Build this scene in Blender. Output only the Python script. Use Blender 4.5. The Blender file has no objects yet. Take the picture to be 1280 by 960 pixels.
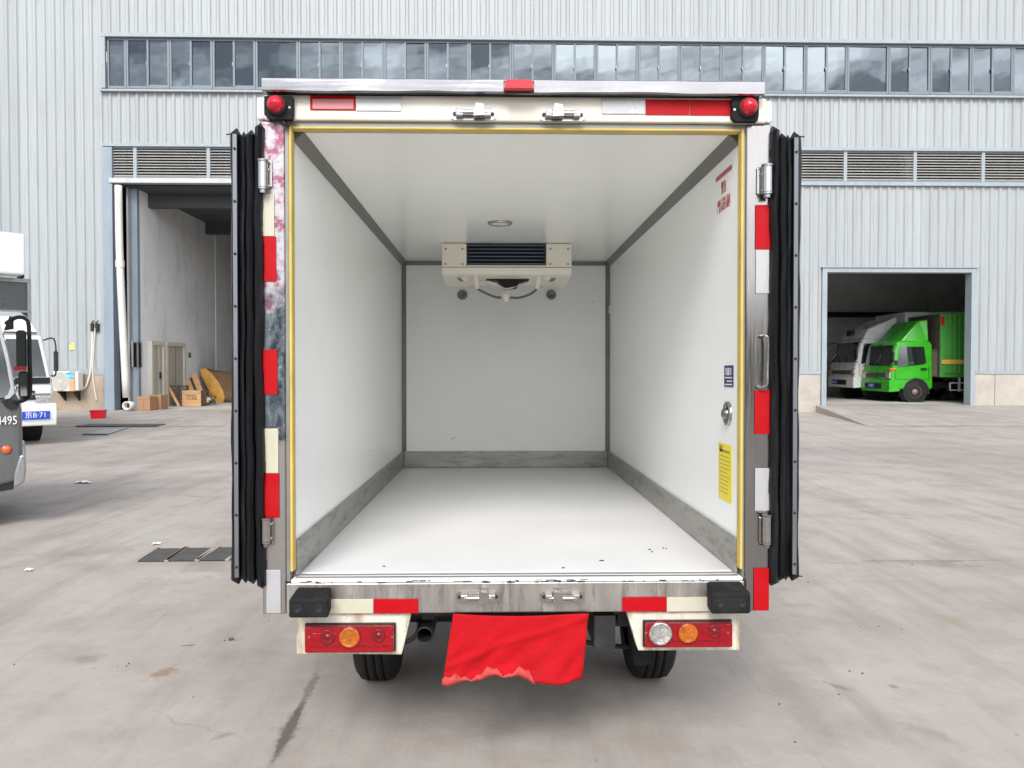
import bpy, bmesh, math, random
from mathutils import Vector, Matrix, Euler
random.seed(7)
S = bpy.context.scene
COL = S.collection
PI = math.pi
R = math.radians

# ------------------------------------------------------------------ camera
H, F = 1.36, 970.0
YAW, PITCH = R(1.2), R(1.2)
cd = bpy.data.cameras.new('camera')
cam = bpy.data.objects.new('camera', cd)
COL.objects.link(cam)
cam.location = (0, 0, H)
cam.rotation_euler = (PI / 2 - PITCH, 0, -YAW)
cd.sensor_width = 36
cd.lens = 36 * F / 1280
cd.clip_start = 0.05
cd.clip_end = 2000
S.camera = cam

# ------------------------------------------------------------------ sky, sun, exposure
SUN_EL, SUN_AZ = R(40), R(-14)      # azimuth measured from straight behind the camera
w = bpy.data.worlds.new('World')
S.world = w
w.use_nodes = True
nt = w.node_tree
nt.nodes.clear()
N = nt.nodes.new
out = N('ShaderNodeOutputWorld')
bg = N('ShaderNodeBackground')
sky = N('ShaderNodeTexSky')
sky.sky_type = 'NISHITA'
sky.sun_disc = False
sky.sun_elevation = SUN_EL
sky.sun_rotation = PI + SUN_AZ
sky.air_density = 1.0
sky.dust_density = 1.0
hs = N('ShaderNodeHueSaturation')
hs.inputs['Saturation'].default_value = 0.28
nt.links.new(sky.outputs[0], hs.inputs['Color'])
tc = N('ShaderNodeTexCoord')
mp = N('ShaderNodeMapping')
mp.inputs['Scale'].default_value = (1.5, 1.5, 4.5)
nt.links.new(tc.outputs['Generated'], mp.inputs['Vector'])
nz = N('ShaderNodeTexNoise')
nz.inputs['Scale'].default_value = 3.4
nz.inputs['Detail'].default_value = 7
nz.inputs['Roughness'].default_value = 0.58
nt.links.new(mp.outputs[0], nz.inputs['Vector'])
rp = N('ShaderNodeValToRGB')
rp.color_ramp.elements[0].position = 0.40
rp.color_ramp.elements[0].color = (0.36, 0.38, 0.41, 1)
rp.color_ramp.elements[1].position = 0.64
rp.color_ramp.elements[1].color = (1.75, 1.72, 1.68, 1)
nt.links.new(nz.outputs['Fac'], rp.inputs[0])
mx = N('ShaderNodeMix')
mx.data_type = 'RGBA'
mx.blend_type = 'MULTIPLY'
mx.inputs[0].default_value = 1.0
nt.links.new(hs.outputs[0], mx.inputs[6])
nt.links.new(rp.outputs[0], mx.inputs[7])
nt.links.new(mx.outputs[2], bg.inputs[0])
bg.inputs[1].default_value = 0.13
nt.links.new(bg.outputs[0], out.inputs[0])

sd = bpy.data.lights.new('sun', 'SUN')
sd.energy = 1.35
sd.angle = R(24)
sd.color = (1.0, 0.965, 0.915)
sun = bpy.data.objects.new('sun', sd)
COL.objects.link(sun)
# light travels from behind the camera, forward and down
dirv = Vector((math.sin(SUN_AZ) * math.cos(SUN_EL) * -1, math.cos(SUN_AZ) * math.cos(SUN_EL), -math.sin(SUN_EL)))
sun.rotation_euler = dirv.to_track_quat('-Z', 'Y').to_euler()
sun.location = (0, -20, 30)

S.view_settings.view_transform = 'Standard'
S.view_settings.look = 'None'
S.view_settings.exposure = 1.22
S.view_settings.gamma = 1
S.cycles.max_bounces = 10
S.cycles.diffuse_bounces = 6
S.cycles.glossy_bounces = 5
S.cycles.transparent_max_bounces = 12
S.cycles.sample_clamp_indirect = 6

# ------------------------------------------------------------------ measuring helpers
Fv = Vector((math.sin(YAW) * math.cos(PITCH), math.cos(YAW) * math.cos(PITCH), -math.sin(PITCH)))
Rv = Vector((math.cos(YAW), -math.sin(YAW), 0))
Uv = Rv.cross(Fv)
EYE = Vector((0, 0, H))


def ray(px, py):
    return Fv + Rv * ((px - 640) / F) + Uv * ((480 - py) / F)


def at_y(px, py, Y):
    d = ray(px, py)
    return EYE + d * (Y / d.y)


def at_z(px, py, z=0.0):
    d = ray(px, py)
    return EYE + d * ((z - H) / d.z)


# ------------------------------------------------------------------ object helpers
def prop(o, label=None, cat=None, group=None, kind=None):
    if label: o['label'] = label
    if cat: o['category'] = cat
    if group: o['group'] = group
    if kind: o['kind'] = kind
    return o


def empty(name, loc, rot=(0, 0, 0), label=None, cat=None, group=None):
    o = bpy.data.objects.new(name, None)
    COL.objects.link(o)
    o.location = loc
    o.rotation_euler = rot
    o.empty_display_size = 0.1
    return prop(o, label, cat, group)


class MB:
    def __init__(s):
        s.v, s.f, s.sm = [], [], []

    def add(s, vs, fs, smooth=False):
        b = len(s.v)
        s.v += [tuple(q) for q in vs]
        for q in fs:
            s.f.append(tuple(b + i for i in q))
            s.sm.append(smooth)
        return s

    def box(s, x0, x1, y0, y1, z0, z1, M=None):
        vs = [Vector((x, y, z)) for z in (z0, z1) for y in (y0, y1) for x in (x0, x1)]
        if M is not None: vs = [M @ q for q in vs]
        return s.add(vs, [(0, 2, 3, 1), (4, 5, 7, 6), (0, 1, 5, 4), (2, 6, 7, 3), (0, 4, 6, 2), (1, 3, 7, 5)])

    def prism(s, poly, a, b, axis='y', M=None, smooth=False, inset=None):
        # poly: list of 2-D points; axis y -> (x,z); axis z -> (x,y); axis x -> (y,z)
        def P(p, t):
            if axis == 'y': q = Vector((p[0], t, p[1]))
            elif axis == 'z': q = Vector((p[0], p[1], t))
            else: q = Vector((t, p[0], p[1]))
            return M @ q if M is not None else q
        n = len(poly)
        va = [P(p, a) for p in poly]
        vb = [P(p, b) for p in (inset or poly)]
        s.add(va + vb, [(i, (i + 1) % n, n + (i + 1) % n, n + i) for i in range(n)], smooth)
        s.add(va, [tuple(range(n))[::-1]])
        s.add(vb, [tuple(range(n))])
        return s

    def cyl(s, p0, p1, r0, r1=None, n=20, cap=True):
        p0, p1 = Vector(p0), Vector(p1)
        r1 = r0 if r1 is None else r1
        d = (p1 - p0).normalized()
        u = d.orthogonal().normalized()
        t = d.cross(u)
        c = [(math.cos(2 * PI * i / n), math.sin(2 * PI * i / n)) for i in range(n)]
        a = [p0 + (u * x + t * y) * r0 for x, y in c]
        b = [p1 + (u * x + t * y) * r1 for x, y in c]
        s.add(a + b, [(i, (i + 1) % n, n + (i + 1) % n, n + i) for i in range(n)], True)
        if cap:
            s.add(a, [tuple(range(n))[::-1]])
            s.add(b, [tuple(range(n))])
        return s

    def lathe(s, c, axis, prof, n=24):
        # prof: list of (t along axis, radius)
        c, d = Vector(c), Vector(axis).normalized()
        u = d.orthogonal().normalized()
        t = d.cross(u)
        vs, fs = [], []
        for (a, r) in prof:
            for i in range(n):
                q = 2 * PI * i / n
                vs.append(c + d * a + (u * math.cos(q) + t * math.sin(q)) * r)
        for k in range(len(prof) - 1):
            for i in range(n):
                fs.append((k * n + i, k * n + (i + 1) % n, (k + 1) * n + (i + 1) % n, (k + 1) * n + i))
        return s.add(vs, fs, True)

    def tube(s, pts, r, n=8):
        pts = [Vector(p) for p in pts]
        # Catmull-Rom smoothing
        if len(pts) > 2:
            q = [pts[0]] + pts + [pts[-1]]
            o = []
            for i in range(1, len(q) - 2):
                for k in range(5):
                    t = k / 5
                    a, b, c, d = q[i - 1], q[i], q[i + 1], q[i + 2]
                    o.append(0.5 * ((2 * b) + (c - a) * t + (2 * a - 5 * b + 4 * c - d) * t * t + (3 * b - a - 3 * c + d) * t ** 3))
            pts = o + [pts[-1]]
        u = None
        vs, fs = [], []
        m = len(pts)
        for i, p in enumerate(pts):
            d = (pts[min(i + 1, m - 1)] - pts[max(i - 1, 0)]).normalized()
            u = d.orthogonal().normalized() if u is None else (u - d * u.dot(d)).normalized()
            t = d.cross(u)
            for k in range(n):
                a = 2 * PI * k / n
                vs.append(p + (u * math.cos(a) + t * math.sin(a)) * r)
        for i in range(m - 1):
            for k in range(n):
                fs.append((i * n + k, i * n + (k + 1) % n, (i + 1) * n + (k + 1) % n, (i + 1) * n + k))
        fs += [tuple(range(n))[::-1], tuple((m - 1) * n + k for k in range(n))]
        return s.add(vs, fs, True)

    def mesh(s, name, mat):
        me = bpy.data.meshes.new(name)
        me.from_pydata([tuple(q) for q in s.v], [], s.f)
        me.polygons.foreach_set('use_smooth', s.sm)
        bm = bmesh.new()
        bm.from_mesh(me)
        bmesh.ops.recalc_face_normals(bm, faces=bm.faces)
        bm.to_mesh(me)
        bm.free()
        me.update()
        if mat: me.materials.append(mat)
        return me

    def build(s, name, mat, parent=None, bevel=0, seg=2, off=None):
        if off is not None:
            o_ = Vector(off)
            s.v = [Vector(q) - o_ for q in s.v]
        o = bpy.data.objects.new(name, s.mesh(name, mat))
        COL.objects.link(o)
        if parent: o.parent = parent
        if off is not None and parent is None: o.location = off
        if bevel:
            m = o.modifiers.new('bevel', 'BEVEL')
            m.width = bevel
            m.segments = seg
            m.limit_method = 'ANGLE'
            m.angle_limit = R(35)
        return o


def inst(name, mesh, parent, loc=(0, 0, 0), rot=(0, 0, 0), scale=(1, 1, 1)):
    o = bpy.data.objects.new(name, mesh)
    COL.objects.link(o)
    o.parent = parent
    o.location, o.rotation_euler, o.scale = loc, rot, scale
    return o


def text(name, s, size, mat, parent, M, align='CENTER', ext=0.0008, sx=1.0):
    c = bpy.data.curves.new(name, 'FONT')
    c.body, c.size, c.extrude, c.align_x, c.align_y = s, size, ext, align, 'CENTER'
    c.resolution_u = 2
    o = bpy.data.objects.new(name, c)
    COL.objects.link(o)
    dg = bpy.context.evaluated_depsgraph_get()
    me = bpy.data.meshes.new_from_object(o.evaluated_get(dg))
    bpy.data.objects.remove(o)
    me.transform(M @ Matrix.Diagonal((sx, 1, 1, 1)))
    me.materials.clear()
    me.materials.append(mat)
    q = bpy.data.objects.new(name, me)
    COL.objects.link(q)
    if parent: q.parent = parent
    return q


def TM(loc, rot):
    return Matrix.Translation(loc) @ Euler(rot).to_matrix().to_4x4()


FACE_CAM = (PI / 2, 0, 0)          # text read while looking along +Y
FACE_LEFT = (PI / 2, 0, -PI / 2)   # text on a wall whose face points to -X

# ------------------------------------------------------------------ materials
def nodes(name):
    m = bpy.data.materials.new(name)
    m.use_nodes = True
    t = m.node_tree
    b = t.nodes['Principled BSDF']
    return m, t, b


def pm(name, col, rough=.5, metal=0, var=.08, scale=3, bump=0, bscale=60, dirt=None, coat=0, rnd=0, spec=.5,
       stretch=(1, 1, 1), rvar=.08, bstretch=None):
    m, t, b = nodes(name)
    n, L = t.nodes.new, t.links.new
    tc = n('ShaderNodeTexCoord')
    mp = n('ShaderNodeMapping')
    mp.inputs['Scale'].default_value = stretch
    L(tc.outputs['Object'], mp.inputs['Vector'])
    nz = n('ShaderNodeTexNoise')
    nz.inputs['Scale'].default_value = scale
    nz.inputs['Detail'].default_value = 6
    nz.inputs['Roughness'].default_value = .62
    L(mp.outputs[0], nz.inputs['Vector'])
    mr = n('ShaderNodeMapRange')
    mr.inputs[1].default_value, mr.inputs[2].default_value = .3, .7
    mr.inputs[3].default_value, mr.inputs[4].default_value = 1 - var, 1 + var
    L(nz.outputs['Fac'], mr.inputs[0])
    last = mr.outputs[0]
    if rnd:
        oi = n('ShaderNodeObjectInfo')
        r2 = n('ShaderNodeMapRange')
        r2.inputs[3].default_value, r2.inputs[4].default_value = 1 - rnd, 1 + rnd
        L(oi.outputs['Random'], r2.inputs[0])
        mu = n('ShaderNodeMath')
        mu.operation = 'MULTIPLY'
        L(last, mu.inputs[0])
        L(r2.outputs[0], mu.inputs[1])
        last = mu.outputs[0]
    vm = n('ShaderNodeVectorMath')
    vm.operation = 'SCALE'
    vm.inputs[0].default_value = col
    L(last, vm.inputs['Scale'])
    cout = vm.outputs[0]
    if dirt:
        dc, amt, ds, dst = dirt[:4]
        dlo = dirt[4] if len(dirt) > 4 else .52
        m2 = n('ShaderNodeMapping')
        m2.inputs['Scale'].default_value = dst
        m2.inputs['Location'].default_value = (3.1, 7.7, 1.3)
        L(tc.outputs['Object'], m2.inputs['Vector'])
        n2 = n('ShaderNodeTexNoise')
        n2.inputs['Scale'].default_value = ds
        n2.inputs['Detail'].default_value = 8
        n2.inputs['Roughness'].default_value = .7
        L(m2.outputs[0], n2.inputs['Vector'])
        r3 = n('ShaderNodeMapRange')
        r3.inputs[1].default_value, r3.inputs[2].default_value = dlo, dlo + .22
        r3.inputs[3].default_value, r3.inputs[4].default_value = 0, amt
        L(n2.outputs['Fac'], r3.inputs[0])
        mx = n('ShaderNodeMix')
        mx.data_type = 'RGBA'
        L(r3.outputs[0], mx.inputs[0])
        L(cout, mx.inputs[6])
        mx.inputs[7].default_value = (*dc, 1)
        cout = mx.outputs[2]
    L(cout, b.inputs['Base Color'])
    rr = n('ShaderNodeMapRange')
    rr.inputs[1].default_value, rr.inputs[2].default_value = .3, .7
    rr.inputs[3].default_value, rr.inputs[4].default_value = max(.02, rough - rvar), min(1, rough + rvar)
    L(nz.outputs['Fac'], rr.inputs[0])
    L(rr.outputs[0], b.inputs['Roughness'])
    b.inputs['Metallic'].default_value = metal
    b.inputs['Specular IOR Level'].default_value = spec
    if coat:
        b.inputs['Coat Weight'].default_value = coat
        b.inputs['Coat Roughness'].default_value = .06
    if bump:
        m3 = n('ShaderNodeMapping')
        m3.inputs['Scale'].default_value = bstretch or stretch
        L(tc.outputs['Object'], m3.inputs['Vector'])
        n3 = n('ShaderNodeTexNoise')
        n3.inputs['Scale'].default_value = bscale
        n3.inputs['Detail'].default_value = 4
        L(m3.outputs[0], n3.inputs['Vector'])
        bp = n('ShaderNodeBump')
        bp.inputs['Strength'].default_value = bump
        bp.inputs['Distance'].default_value = .01
        L(n3.outputs['Fac'], bp.inputs['Height'])
        L(bp.outputs[0], b.inputs['Normal'])
    return m


GREY_DIRT = (.10, .09, .08)
M = {}
M['cladding'] = pm('painted_cladding', (.345, .371, .386), .5, var=.06, scale=1.2, stretch=(2, 2, .15), rnd=.045,
                   dirt=((.235, .235, .23), .6, 2.2, (5, 5, .22)), bump=.05, bscale=1.2)
M['trim'] = pm('blue_grey_trim', (.30, .345, .375), .5, var=.08, scale=3, stretch=(1, 1, .3), dirt=(GREY_DIRT, .25, 3, (2, 2, .5)))
M['darktrim'] = pm('window_frame_metal', (.16, .19, .215), .45, var=.08, scale=4)
M['whitetrim'] = pm('white_lintel', (.47, .48, .485), .5, var=.05, dirt=(GREY_DIRT, .3, 3, (1, 1, 1)))
M['column'] = pm('blue_column_paint_or_shade', (.25, .30, .36), .5, var=.1, scale=2, stretch=(2, 2, .4), dirt=((.2, .2, .2), .4, 3, (3, 3, .6)))
M['slat'] = pm('louvre_slat', (.36, .355, .34), .5, var=.08, rnd=.1)
M['plinth'] = pm('concrete_plinth', (.42, .39, .345), .9, var=.14, scale=1.6, bump=.25, bscale=25, rnd=.05,
                 dirt=((.27, .21, .15), .55, 1.3, (1, 1, .8)))
M['plinth2'] = pm('stained_plinth', (.36, .29, .22), .9, var=.2, scale=1.4, bump=.3, bscale=25,
                  dirt=((.15, .11, .08), .7, 1.2, (1, 1, .8)))
M['innerwall'] = pm('inner_wall_paint', (.86, .865, .87), .7, var=.06, scale=.6, dirt=((.3, .3, .29), .4, 1.1, (1, 1, .4)))
M['darkwall'] = pm('dim_block_wall', (.8, .8, .8), .85, var=.1, scale=1)
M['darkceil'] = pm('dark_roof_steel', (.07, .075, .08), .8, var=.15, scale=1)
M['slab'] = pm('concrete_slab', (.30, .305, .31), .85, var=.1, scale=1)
M['hallfloor'] = pm('hall_floor', (.48, .46, .43), .7, var=.15, scale=.8, dirt=((.12, .11, .1), .5, 1, (1, 1, 1)), bump=.1, bscale=30)
M['skyl'] = None
M['box'] = pm('white_fibreglass', (.925, .935, .925), .32, var=.012, scale=1.5, bump=.02, bscale=6, dirt=((.74, .72, .67), .22, 1.7, (1, 1, 1)), rvar=.03)
M['ceil'] = pm('white_fibreglass_ceiling', (.935, .945, .91), .22, var=.012, scale=1.5, bump=.02, bscale=5, rvar=.03)
M['cream'] = pm('cream_paint', (.70, .66, .575), .4, var=.03, dirt=((.45, .36, .26), .35, 6, (1, 1, 1)), scale=5)
M['creamdirty'] = pm('cream_paint_rusted', (.66, .62, .53), .45, var=.08, scale=8, dirt=((.26, .15, .07), .9, 7, (1.8, 1, .35), .50))
def edge_rust(m):
    # rust creeping in from the cut edges of a panel
    t = m.node_tree
    n, L = t.nodes.new, t.links.new
    b = t.nodes['Principled BSDF']
    src = b.inputs['Base Color'].links[0].from_socket
    tc = n('ShaderNodeTexCoord')
    sp = n('ShaderNodeSeparateXYZ')
    L(tc.outputs['Generated'], sp.inputs[0])
    def op(o, a, b_):
        x = n('ShaderNodeMath')
        x.operation = o
        for i, c in ((0, a), (1, b_)):
            if isinstance(c, (int, float)): x.inputs[i].default_value = c
            else: L(c, x.inputs[i])
        return x.outputs[0]
    ex_ = op('MULTIPLY', op('ABSOLUTE', op('SUBTRACT', sp.outputs[0], .5), 0), 2)
    ez_ = op('ABSOLUTE', op('SUBTRACT', sp.outputs[2], .5), 0)
    ez_ = op('MULTIPLY', ez_, 2)
    e = op('MAXIMUM', ex_, op('SUBTRACT', ez_, .02))
    nz = n('ShaderNodeTexNoise')
    nz.inputs['Scale'].default_value = 26
    nz.inputs['Detail'].default_value = 7
    nz.inputs['Roughness'].default_value = .7
    mp = n('ShaderNodeMapping')
    mp.inputs['Scale'].default_value = (1.6, 1, .45)
    L(tc.outputs['Object'], mp.inputs[0])
    L(mp.outputs[0], nz.inputs['Vector'])
    e = op('ADD', e, op('MULTIPLY', op('SUBTRACT', nz.outputs['Fac'], .5), .55))
    mr = n('ShaderNodeMapRange')
    for i, v in enumerate((.86, 1.06, 0, .85)): mr.inputs[i + 1].default_value = v
    L(e, mr.inputs[0])
    mx = n('ShaderNodeMix')
    mx.data_type = 'RGBA'
    L(mr.outputs[0], mx.inputs[0])
    L(src, mx.inputs[6])
    mx.inputs[7].default_value = (.22, .13, .065, 1)
    L(mx.outputs[2], b.inputs['Base Color'])


edge_rust(M['creamdirty'])
M['alu'] = pm('dull_aluminium', (.25, .25, .23), .5, metal=.55, var=.12, scale=6, stretch=(1, .2, 1), dirt=((.16, .15, .13), .5, 5, (1, .4, 1)), bump=.05)
M['kick'] = pm('scuffed_aluminium', (.36, .35, .325), .45, metal=.55, var=.2, scale=9, stretch=(.5, .5, 3), dirt=((.10, .09, .075), .75, 6, (.8, .8, 4), .48), bump=.08)
M['steel'] = pm('stainless_steel', (.29, .28, .275), .20, metal=1, var=.06, scale=30, stretch=(6, 1, .15), bump=.02, bscale=120,
                dirt=((.28, .25, .22), .35, 7, (3, 1, .5)))
M['bright'] = pm('bright_stainless', (.28, .275, .285), .24, metal=1, var=.06, scale=10, stretch=(.3, 1, 6), bump=.12, bscale=5, dirt=((.4, .37, .36), .3, 6, (.5, 1, 3)))
M['sill'] = pm('dirty_stainless', (.42, .395, .37), .38, metal=.85, var=.25, scale=6, stretch=(3, 1, .5), bump=.06, bscale=50,
               dirt=((.085, .07, .058), .85, 5, (7, 1, 1.1)))
M['chrome'] = pm('chrome', (.42, .41, .40), .2, metal=1, var=.08, scale=20, dirt=((.2, .15, .1), .4, 30, (1, 1, 1)))
M['rubber'] = pm('black_rubber', (.0055, .006, .0075), .42, var=.35, scale=14, stretch=(1, 1, .2), bump=.3, bscale=30, bstretch=(1, 1, .25), spec=.3, dirt=((.05, .05, .052), .5, 9, (2, 2, .25)))
M['rubber2'] = pm('dusty_rubber', (.012, .012, .013), .75, spec=.2, var=.3, scale=18, dirt=((.06, .057, .052), .35, 12, (1, 1, 1)), bump=.2, bscale=60)
M['tyre'] = pm('tyre_rubber', (.02, .0195, .019), .8, var=.3, scale=20, spec=.25, dirt=((.08, .074, .065), .4, 8, (1, 1, 1)), bump=.2, bscale=80)
M['black'] = pm('black_chassis', (.012, .012, .012), .6, var=.3, dirt=((.09, .08, .07), .4, 8, (1, 1, 1)))
M['dark'] = pm('dark_cavity', (.008, .008, .01), .7)
M['strip'] = pm('grey_aluminium_strip', (.17, .18, .20), .42, metal=.5, var=.1, scale=8, stretch=(1, 1, .3))
M['yellow'] = pm('yellow_seal', (.56, .41, .10), .55, var=.16, scale=5, dirt=((.35, .25, .08), .6, 6, (1, 1, .8)))
M['redtape'] = pm('red_reflective_tape', (.41, .003, .008), .42, var=.05, scale=6, bump=.1, bscale=400, coat=.0, spec=.15, dirt=((.35, .03, .03), .3, 9, (1, 1, 1)))
M['glaretape'] = pm('red_tape_glare', (.52, .19, .20), .4, var=.08, scale=10, bump=.1, bscale=400)  # pale glare on the red tape, put in as colour
M['whitetape'] = pm('cream_reflective_tape', (.50, .475, .375), .4, var=.05, scale=6, bump=.1, bscale=400, coat=.0, dirt=((.45, .42, .34), .4, 12, (3, 1, .6)))
M['silvertape'] = pm('silver_reflective_tape', (.44, .44, .455), .3, metal=.25, var=.06, scale=6, bump=.12, bscale=400, dirt=((.4, .4, .41), .4, 12, (3, 1, .6)))
M['redlens'] = pm('red_lens', (.28, .002, .007), .16, var=.15, coat=.15, spec=.35, bump=.3, bscale=90)
M['darkred'] = pm('dark_red_lens_or_reflection', (.17, .002, .005), .25, var=.3, scale=40)
M['reddome'] = pm('red_dome', (.50, .004, .02), .2, var=.06, coat=.2)
M['amber'] = pm('amber_lens', (.40, .10, .004), .15, var=.45, scale=30, coat=.3, bump=.5, bscale=70)
M['clear'] = pm('clear_lens', (.48, .46, .45), .12, metal=.6, var=.4, scale=40, coat=1, bump=.6, bscale=60)
M['cloth'] = pm('red_cloth', (.41, .004, .009), .85, var=.16, scale=5, bump=.9, bscale=14, spec=.2)
M['clothnet'] = pm('red_net_patch', (.5, .012, .018), .8, var=.3, scale=150, bump=.6, bscale=200)
M['clothworn'] = pm('red_cloth_pale', (.52, .06, .055), .9, var=.3, scale=60, bump=.5, bscale=260)
M['evap'] = pm('cream_plastic', (.90, .85, .73), .4, var=.03)
M['evapfin'] = pm('dark_blue_fin', (.012, .018, .038), .35, var=.2)
M['finedge'] = pm('pale_blue_slat', (.15, .20, .27), .4, metal=.4)
M['glasslamp'] = pm('lamp_diffuser', (.72, .72, .68), .25, coat=.5)
M['labelyellow'] = pm('yellow_label', (.86, .70, .03), .4, var=.04)
M['labelblue'] = pm('blue_label', (.025, .02, .13), .4, var=.05)
M['print'] = pm('grey_print', (.30, .28, .10), .5)
M['greyhose'] = pm('grey_hose', (.16, .15, .13), .5)
M['white'] = pm('white_print', (.75, .75, .78), .5)
M['redprint'] = pm('red_print', (.44, .06, .075), .5)
M['truckwhite'] = pm('white_truck_paint', (.74, .75, .75), .25, var=.03, coat=.5, dirt=((.45, .43, .40), .3, 3, (1, 1, 1)))
M['truckgreen'] = pm('green_truck_paint', (.032, .36, .012), .3, var=.10, coat=.2, dirt=((.06, .16, .03), .35, 3, (1, 1, 1)))
M['boxgreen'] = pm('green_box_paint', (.05, .24, .04), .45, var=.1, dirt=((.06, .1, .04), .4, 2, (1, 1, 1)))
M['truckgrey'] = pm('grey_truck_paint', (.095, .10, .10), .3, var=.05, coat=.7)
M['greylight'] = pm('silver_trim', (.33, .34, .35), .3, metal=.5, var=.06, coat=.4)
M['autoglass'] = pm('dark_auto_glass', (.012, .015, .017), .05, var=.05, spec=.8, coat=1, rvar=.01)
M['mirror'] = pm('mirror_glass', (.55, .58, .6), .04, metal=1, var=.1, rvar=.02)
M['plateblue'] = pm('plate_blue', (.01, .07, .50), .35, coat=.3)
M['orange'] = pm('orange_lens', (.62, .10, .012), .2, coat=.8)
M['rim'] = pm('rim_paint', (.30, .22, .19), .55, var=.2, dirt=((.15, .11, .09), .5, 8, (1, 1, 1)))
M['rimgrey'] = pm('rim_grey', (.35, .35, .35), .5, var=.2)
M['cardboard'] = pm('cardboard', (.36, .20, .115), .85, var=.1, scale=4, stretch=(1, 1, .3), rnd=.08)
M['wood'] = pm('raw_wood', (.58, .34, .15), .8, var=.25, scale=5, stretch=(1, 1, 6), rnd=.15, bump=.15, bscale=30)
M['crate'] = pm('crate_wood', (.50, .29, .15), .8, var=.18, scale=4, stretch=(.6, 1, 8), rnd=.1)
M['darkwood_or_shade'] = pm('dark_wood_or_shade', (.075, .06, .045), .85, var=.3, scale=6)
M['ochre'] = pm('ochre_board', (.62, .33, .06), .6, var=.25, scale=2.5, dirt=((.28, .13, .04), .6, 2.2, (1, 1, 1)))
M['brown'] = pm('brown_board', (.20, .115, .06), .7, var=.25, scale=3)
M['door'] = pm('beige_door', (.46, .425, .36), .5, var=.04)
M['doorframe'] = pm('cream_frame', (.62, .585, .50), .55, var=.06)
M['pvc'] = pm('white_pvc', (.66, .65, .61), .45, var=.06, dirt=((.4, .37, .32), .4, 4, (1, 1, .5)))
M['acbody'] = pm('ac_casing', (.70, .68, .63), .45, var=.05, dirt=((.5, .4, .28), .4, 4, (1, 1, 1)))
M['acorange'] = pm('rust_edge', (.56, .33, .17), .6, var=.2)
M['acgrille'] = pm('ac_grille', (.40, .40, .39), .5, var=.1)
M['acblue'] = pm('blue_sticker', (.03, .42, .70), .4)
M['hose'] = pm('white_hose', (.66, .62, .55), .5, var=.08)
M['redplastic'] = pm('red_plastic', (.70, .012, .03), .4, var=.06)
M['note'] = pm('yellow_note', (.72, .74, .16), .6)
M['green'] = pm('green_sticker', (.10, .22, .03), .6)
M['iron'] = pm('iron_grate', (.11, .11, .108), .6, metal=.4, var=.3, scale=10, dirt=((.16, .14, .12), .5, 9, (1, 1, 1)))
M['paper'] = pm('paper', (.75, .74, .72), .8)
M['joint'] = pm('joint_grime', (.20, .18, .165), .9, var=.3, scale=2)
M['dark_rise'] = pm('added_dark_rise', (.05, .06, .04), .95, var=.5, scale=.6)
M['pebble'] = pm('pebble', (.09, .08, .07), .9, var=.3)


def glass_mat():
    m, t, b = nodes('window_glass')
    n, L = t.nodes.new, t.links.new
    t.nodes.remove(b)
    o = t.nodes['Material Output']
    tr = n('ShaderNodeBsdfTransparent')
    tr.inputs[0].default_value = (.28, .32, .335, 1)
    gl = n('ShaderNodeBsdfGlossy')
    gl.inputs['Roughness'].default_value = .015
    gl.inputs[0].default_value = (.80, .90, .97, 1)
    tcd = n('ShaderNodeTexCoord')
    nz = n('ShaderNodeTexNoise')
    nz.inputs['Scale'].default_value = .9
    L(tcd.outputs['Object'], nz.inputs['Vector'])
    bp = n('ShaderNodeBump')
    bp.inputs['Strength'].default_value = .05
    bp.inputs['Distance'].default_value = .1
    L(nz.outputs['Fac'], bp.inputs['Height'])
    L(bp.outputs[0], gl.inputs['Normal'])
    mx = n('ShaderNodeMixShader')
    mx.inputs[0].default_value = .165
    L(tr.outputs[0], mx.inputs[1])
    L(gl.outputs[0], mx.inputs[2])
    L(mx.outputs[0], o.inputs[0])
    return m


M['glass'] = glass_mat()


def skylight_mat():
    m, t, b = nodes('skylight_sheet')
    n, L = t.nodes.new, t.links.new
    t.nodes.remove(b)
    o = t.nodes['Material Output']
    a = n('ShaderNodeBsdfTransparent')
    a.inputs[0].default_value = (.75, .74, .62, 1)
    c = n('ShaderNodeBsdfTranslucent')
    c.inputs[0].default_value = (.8, .78, .64, 1)
    mx = n('ShaderNodeMixShader')
    mx.inputs[0].default_value = .5
    L(a.outputs[0], mx.inputs[1])
    L(c.outputs[0], mx.inputs[2])
    L(mx.outputs[0], o.inputs[0])
    return m


M['skyl'] = skylight_mat()


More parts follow.
